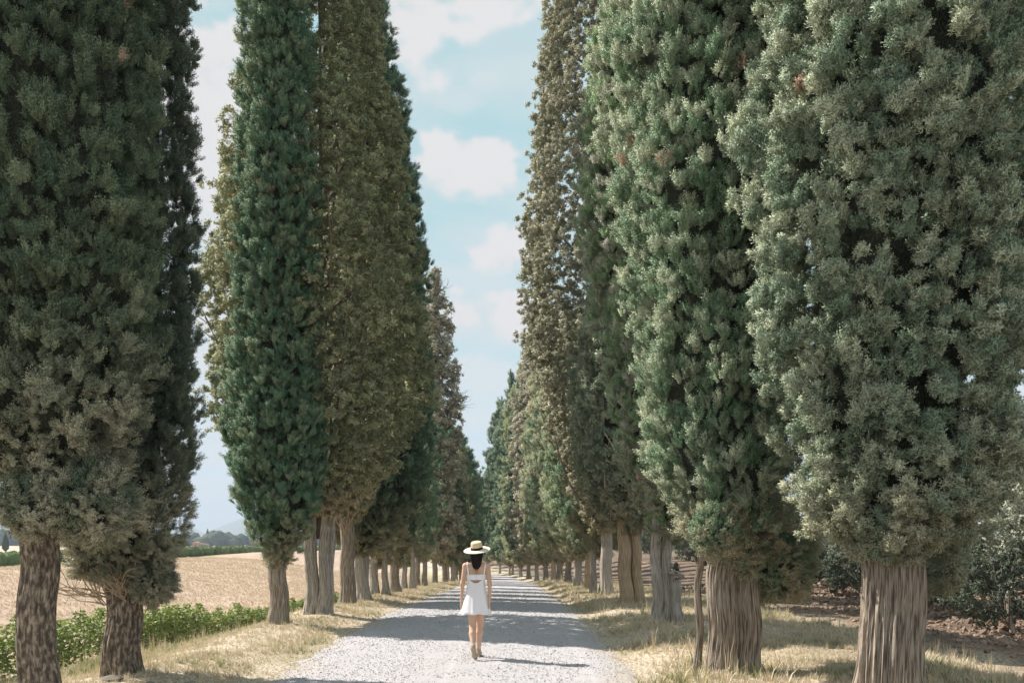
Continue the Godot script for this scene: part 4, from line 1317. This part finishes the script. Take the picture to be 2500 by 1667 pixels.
# ------------------------------------------------------------------ grass on the verges
func build_grass() -> void:
	var v := PackedVector3Array()
	var idx := PackedInt32Array()
	var r := RandomNumberGenerator.new()
	r.seed = 15
	for k in 11:
		var a := r.randf() * TAU
		var out := V(cos(a), 0, sin(a))
		var side := V(-sin(a), 0, cos(a)) * 0.028
		var p := out * r.randf_range(0.0, 0.25)
		var h := r.randf_range(0.5, 1.0)
		var lean_ := out * r.randf_range(0.1, 0.75)
		var b := v.size()
		v.append_array(PackedVector3Array([p - side, p + side, p + lean_ * 0.35 + V(0, h * 0.6, 0) - side * 0.7, p + lean_ * 0.35 + V(0, h * 0.6, 0) + side * 0.7, p + lean_ + V(0, h, 0)]))
		idx.append_array(PackedInt32Array([b, b + 2, b + 1, b + 1, b + 2, b + 3, b + 2, b + 4, b + 3]))
	var tuft := mesh_of(v, idx, PackedVector2Array(), PackedColorArray(), false)
	var buf := PackedFloat32Array()
	rng.seed = 16
	for k in 90000:
		var d := 6.0 + 62.0 * pow(rng.randf(), 2.0)
		var left := rng.randf() < 0.5
		var l := -2.25 - 5.2 * rng.randf() if left else 2.25 + 4.6 * rng.randf()
		var edge := absf(l) - ROAD_W - 0.25 * n_land.get_noise_2d(d * 10.0, signf(l) * 70.0)
		if edge < 0.25 and rng.randf() < 0.8: continue
		var x := bend(d) + l
		var n := n_land.get_noise_2d(x * 9.0, d * 9.0)
		if n < -0.15 and rng.randf() < 0.5: continue
		var s := rng.randf_range(0.035, 0.095) * (1.0 + 0.012 * d) * (1.0 + 0.5 * n)
		if not left and edge > 0.3 and edge < 1.8 and rng.randf() < 0.03: s *= 2.4
		if absf(l) > 5.5: s *= 1.4
		var c := Color(0.58, 0.49, 0.37).lerp(Color(0.68, 0.60, 0.49), rng.randf())
		var gr := clampf(0.08 + n * 1.1, 0.0, 0.7)
		if absf(l) > 5.5 and left: gr += 0.3
		if rng.randf() < gr: c = Color(0.28, 0.30, 0.16).lerp(Color(0.42, 0.41, 0.24), rng.randf())
		var tall := 1.0
		if edge > 0.4 and rng.randf() < 0.05:
			tall = rng.randf_range(1.8, 3.2)
			c = Color(0.68, 0.57, 0.42)
		push(buf, Basis(Vector3.UP, rng.randf() * TAU).scaled(V(s * (1.2 if tall == 1.0 else 0.7), s * tall, s * (1.2 if tall == 1.0 else 0.7))), ground_at(x, d) - V(0, 0.01, 0), c)
	tag(swarm("verge_grass", tuft, M.straw_blade, buf, self), "dry straw grass and short green weeds on both verges", "grass", "", "stuff")
	# stubble
	var b2 := PackedFloat32Array()
	for k in 60000:
		var d := 10.0 + 90.0 * pow(rng.randf(), 1.4)
		var dl := rng.randf_range(9.4, 40.0)
		var x := -dl
		if absf(x) / d > 0.75: continue
		var s := rng.randf_range(0.07, 0.16) * (1.0 + 0.006 * d)
		var c := Color(0.58, 0.47, 0.37).lerp(Color(0.68, 0.57, 0.46), rng.randf())
		push(b2, Basis(Vector3.UP, rng.randf() * TAU).scaled(V(s * 1.3, s, s * 1.3)), ground_at(x, d) - V(0, 0.02, 0), c)
	tag(swarm("wheat_stubble", tuft, M.straw_blade, b2, self), "pale golden wheat stubble over the field left of the avenue", "stubble", "", "stuff")
	# stones at the foot of the second left trunk
	rng.seed = 18
	for s in [["flat grey stone at the foot of the second left trunk", -4.72, 9.75, 0.10], ["small pale stone beside the flat grey one under the second left trunk", -4.2, 9.6, 0.09], ["rough tan stone at the verge edge near the second left trunk", -3.75, 9.7, 0.07]]:
		var o := part(numbered("stone"), pebble_mesh(int(s[3] * 1000)), M.bark_grey, self)
		o.position = ground_at(s[1], s[2]) + V(0, s[3] * 0.15, 0)
		o.scale = V(s[3] * 1.6, s[3] * 0.6, s[3])
		tag(o, s[0], "stone")

# ------------------------------------------------------------------ far country
func ridge(called: String, label: String, dist: float, height: float, seed_: float, c: Color, deep_: float) -> void:
	var v := PackedVector3Array()
	var idx := PackedInt32Array()
	var N := 140
	var J := 6
	for i in N + 1:
		var a := deg_to_rad(lerpf(-62.0, 62.0, float(i) / N))
		var n := n_land.get_noise_2d(a * 160.0 + seed_, seed_) + 0.25 * n_land.get_noise_2d(a * 1400.0, seed_)
		var top := height * (0.75 + 0.8 * n)
		for j in J + 1:
			var t := float(j) / J
			var rr := dist + deep_ * t
			var hgt := top * sin(t * PI * 0.5) if t < 1.0 else top
			v.append(V(sin(a) * rr, hgt - 2.0, -cos(a) * rr))
	for i in N:
		for j in J:
			var p := i * (J + 1) + j
			idx.append_array(PackedInt32Array([p, p + 1, p + J + 1, p + 1, p + J + 2, p + J + 1]))
	var o := part(called, mesh_of(v, idx), mat(c, 1.0), self)
	tag(o, label, "", "", "structure")

func build_far() -> void:
	ridge("far_hills", "pale blue hills on the horizon", 4600.0, 150.0, 12.0, Color(0.16, 0.19, 0.15), 400.0)
	ridge("wooded_hill", "wooded blue green hill in front of the pale hills", 2300.0, 26.0, 47.0, Color(0.07, 0.10, 0.06), 300.0)
	# the wood at the end of the fields
	var ball := PackedVector3Array()
	var bi := PackedInt32Array()
	var r := RandomNumberGenerator.new()
	r.seed = 71
	for j in 7:
		var el := PI * (j / 6.0 - 0.5)
		for k in 11:
			var a := TAU * (k % 10) / 10.0
			var q := V(cos(el) * cos(a), sin(el), cos(el) * sin(a))
			ball.append(q * (1.0 + 0.35 * n_lump.get_noise_3d(q.x * 130.0, q.y * 130.0, q.z * 130.0)))
	for j in 6:
		for k in 10:
			var p := j * 11 + k
			bi.append_array(PackedInt32Array([p, p + 11, p + 1, p + 1, p + 11, p + 12]))
	var ball_mesh := mesh_of(ball, bi)
	var buf := PackedFloat32Array()
	for k in 900:
		var x := r.randf_range(-900.0, 260.0)
		var d := r.randf_range(760.0, 860.0)
		var s := r.randf_range(4.0, 8.0)
		push(buf, Basis(Vector3.UP, r.randf() * TAU).scaled(V(s, s * r.randf_range(0.7, 1.1), s)), V(x, 3.0 + r.randf_range(0.0, 5.0), -d), Color(0.05, 0.075, 0.05).lerp(Color(0.085, 0.105, 0.06), r.randf()))
	tag(swarm("distant_wood", ball_mesh, M.tint, buf, self), "distant dark wood beyond the pale far field", "wood", "", "stuff")
	# rows of vines past the crest of the stubble field
	var b2 := PackedFloat32Array()
	for row in 9:
		var dl := 58.0 + row * 3.2
		for k in 420:
			var d := 70.0 + k * 0.75
			var s := r.randf_range(0.5, 0.85)
			push(b2, Basis(Vector3.UP, r.randf() * TAU).scaled(V(s, s * 1.2, s)), ground_at(-dl + r.randf_range(-0.3, 0.3), minf(d, 170.0)) * V(1, 1, 0) + V(0, 0.8, -d), Color(0.085, 0.125, 0.05).lerp(Color(0.15, 0.19, 0.08), r.randf()))
	tag(swarm("far_vineyard", ball_mesh, M.tint, b2, self), "far vineyard rows showing as a green strip past the stubble crest", "vineyard", "", "stuff")
	# pointed trees above the wood
	var i := 0
	for q in [[-291.0, 15.5, "taller pointed cypress rising above the distant wood"], [-279.0, 14.0, "shorter pointed cypress beside the taller one in the distant wood"]]:
		var t := thing("distant_cypress", q[2], "tree", V(q[0], 0.5, -790.0))
		part("trunk", tube_mesh([V(0, -1, 0), V(0, 3, 0)], [0.5, 0.4], 8), M.bark_grey, t)
		part("crown", lathe([[0.2, 1.5], [1.7, 3.0], [2.2, 6.5], [1.6, q[1] * 0.75], [0.7, q[1] * 0.95], [0.02, q[1] + 1.2]], 14), mat(Color(0.05, 0.07, 0.05), 1.0), t)
		i += 1
	var t2 := thing("distant_cypress", "small dark cypress in the valley at the left edge of the picture", "tree", V(-152.0, -0.8, -248.0))
	part("trunk", tube_mesh([V(0, -1, 0), V(0, 1, 0)], [0.25, 0.2], 8), M.bark_grey, t2)
	part("crown", lathe([[0.1, 0.3], [0.9, 1.2], [1.0, 2.6], [0.7, 4.2], [0.02, 6.0]], 14), mat(Color(0.045, 0.065, 0.045), 1.0), t2)
	# ruined brick farmhouse on the far field
	var hpos := V(-226.0, -0.3, -600.0)
	var hs := thing("brick_house", "small ruined reddish brick farmhouse on the pale far field", "house", hpos)
	hs.rotation.y = 0.12
	var brick := mat(Color(0.42, 0.24, 0.17), 1.0)
	box("wall", V(4.2, 3.4, 4.0), V(-3.2, 1.6, 0), brick, hs)
	box("wall", V(6.6, 2.3, 3.6), V(2.2, 1.05, -0.3), mat(Color(0.30, 0.21, 0.17), 1.0), hs)
	box("door", V(0.9, 2.2, 0.2), V(-3.3, 1.1, 2.0), mat(Color(0.09, 0.06, 0.05), 1.0), hs)
	box("window", V(0.8, 0.9, 0.2), V(1.2, 1.3, 1.5), mat(Color(0.07, 0.05, 0.05), 1.0), hs)
	box("window", V(0.8, 0.9, 0.2), V(3.6, 1.3, 1.5), mat(Color(0.07, 0.05, 0.05), 1.0), hs)
	var pr := PrismMesh.new()
	pr.size = V(4.6, 0.9, 4.3)
	part("roof", pr, mat(Color(0.50, 0.30, 0.22), 1.0), hs).position = V(-3.2, 3.75, 0)
	var pr2 := PrismMesh.new()
	pr2.size = V(7.0, 0.7, 3.9)
	pr2.left_to_right = 0.2
	part("roof", pr2, mat(Color(0.45, 0.30, 0.24), 1.0), hs).position = V(2.2, 2.55, -0.3)

func box(called: String, size: Vector3, at: Vector3, m: Material, parent: Node) -> void:
	var b := BoxMesh.new()
	b.size = size
	part(called, b, m, parent).position = at
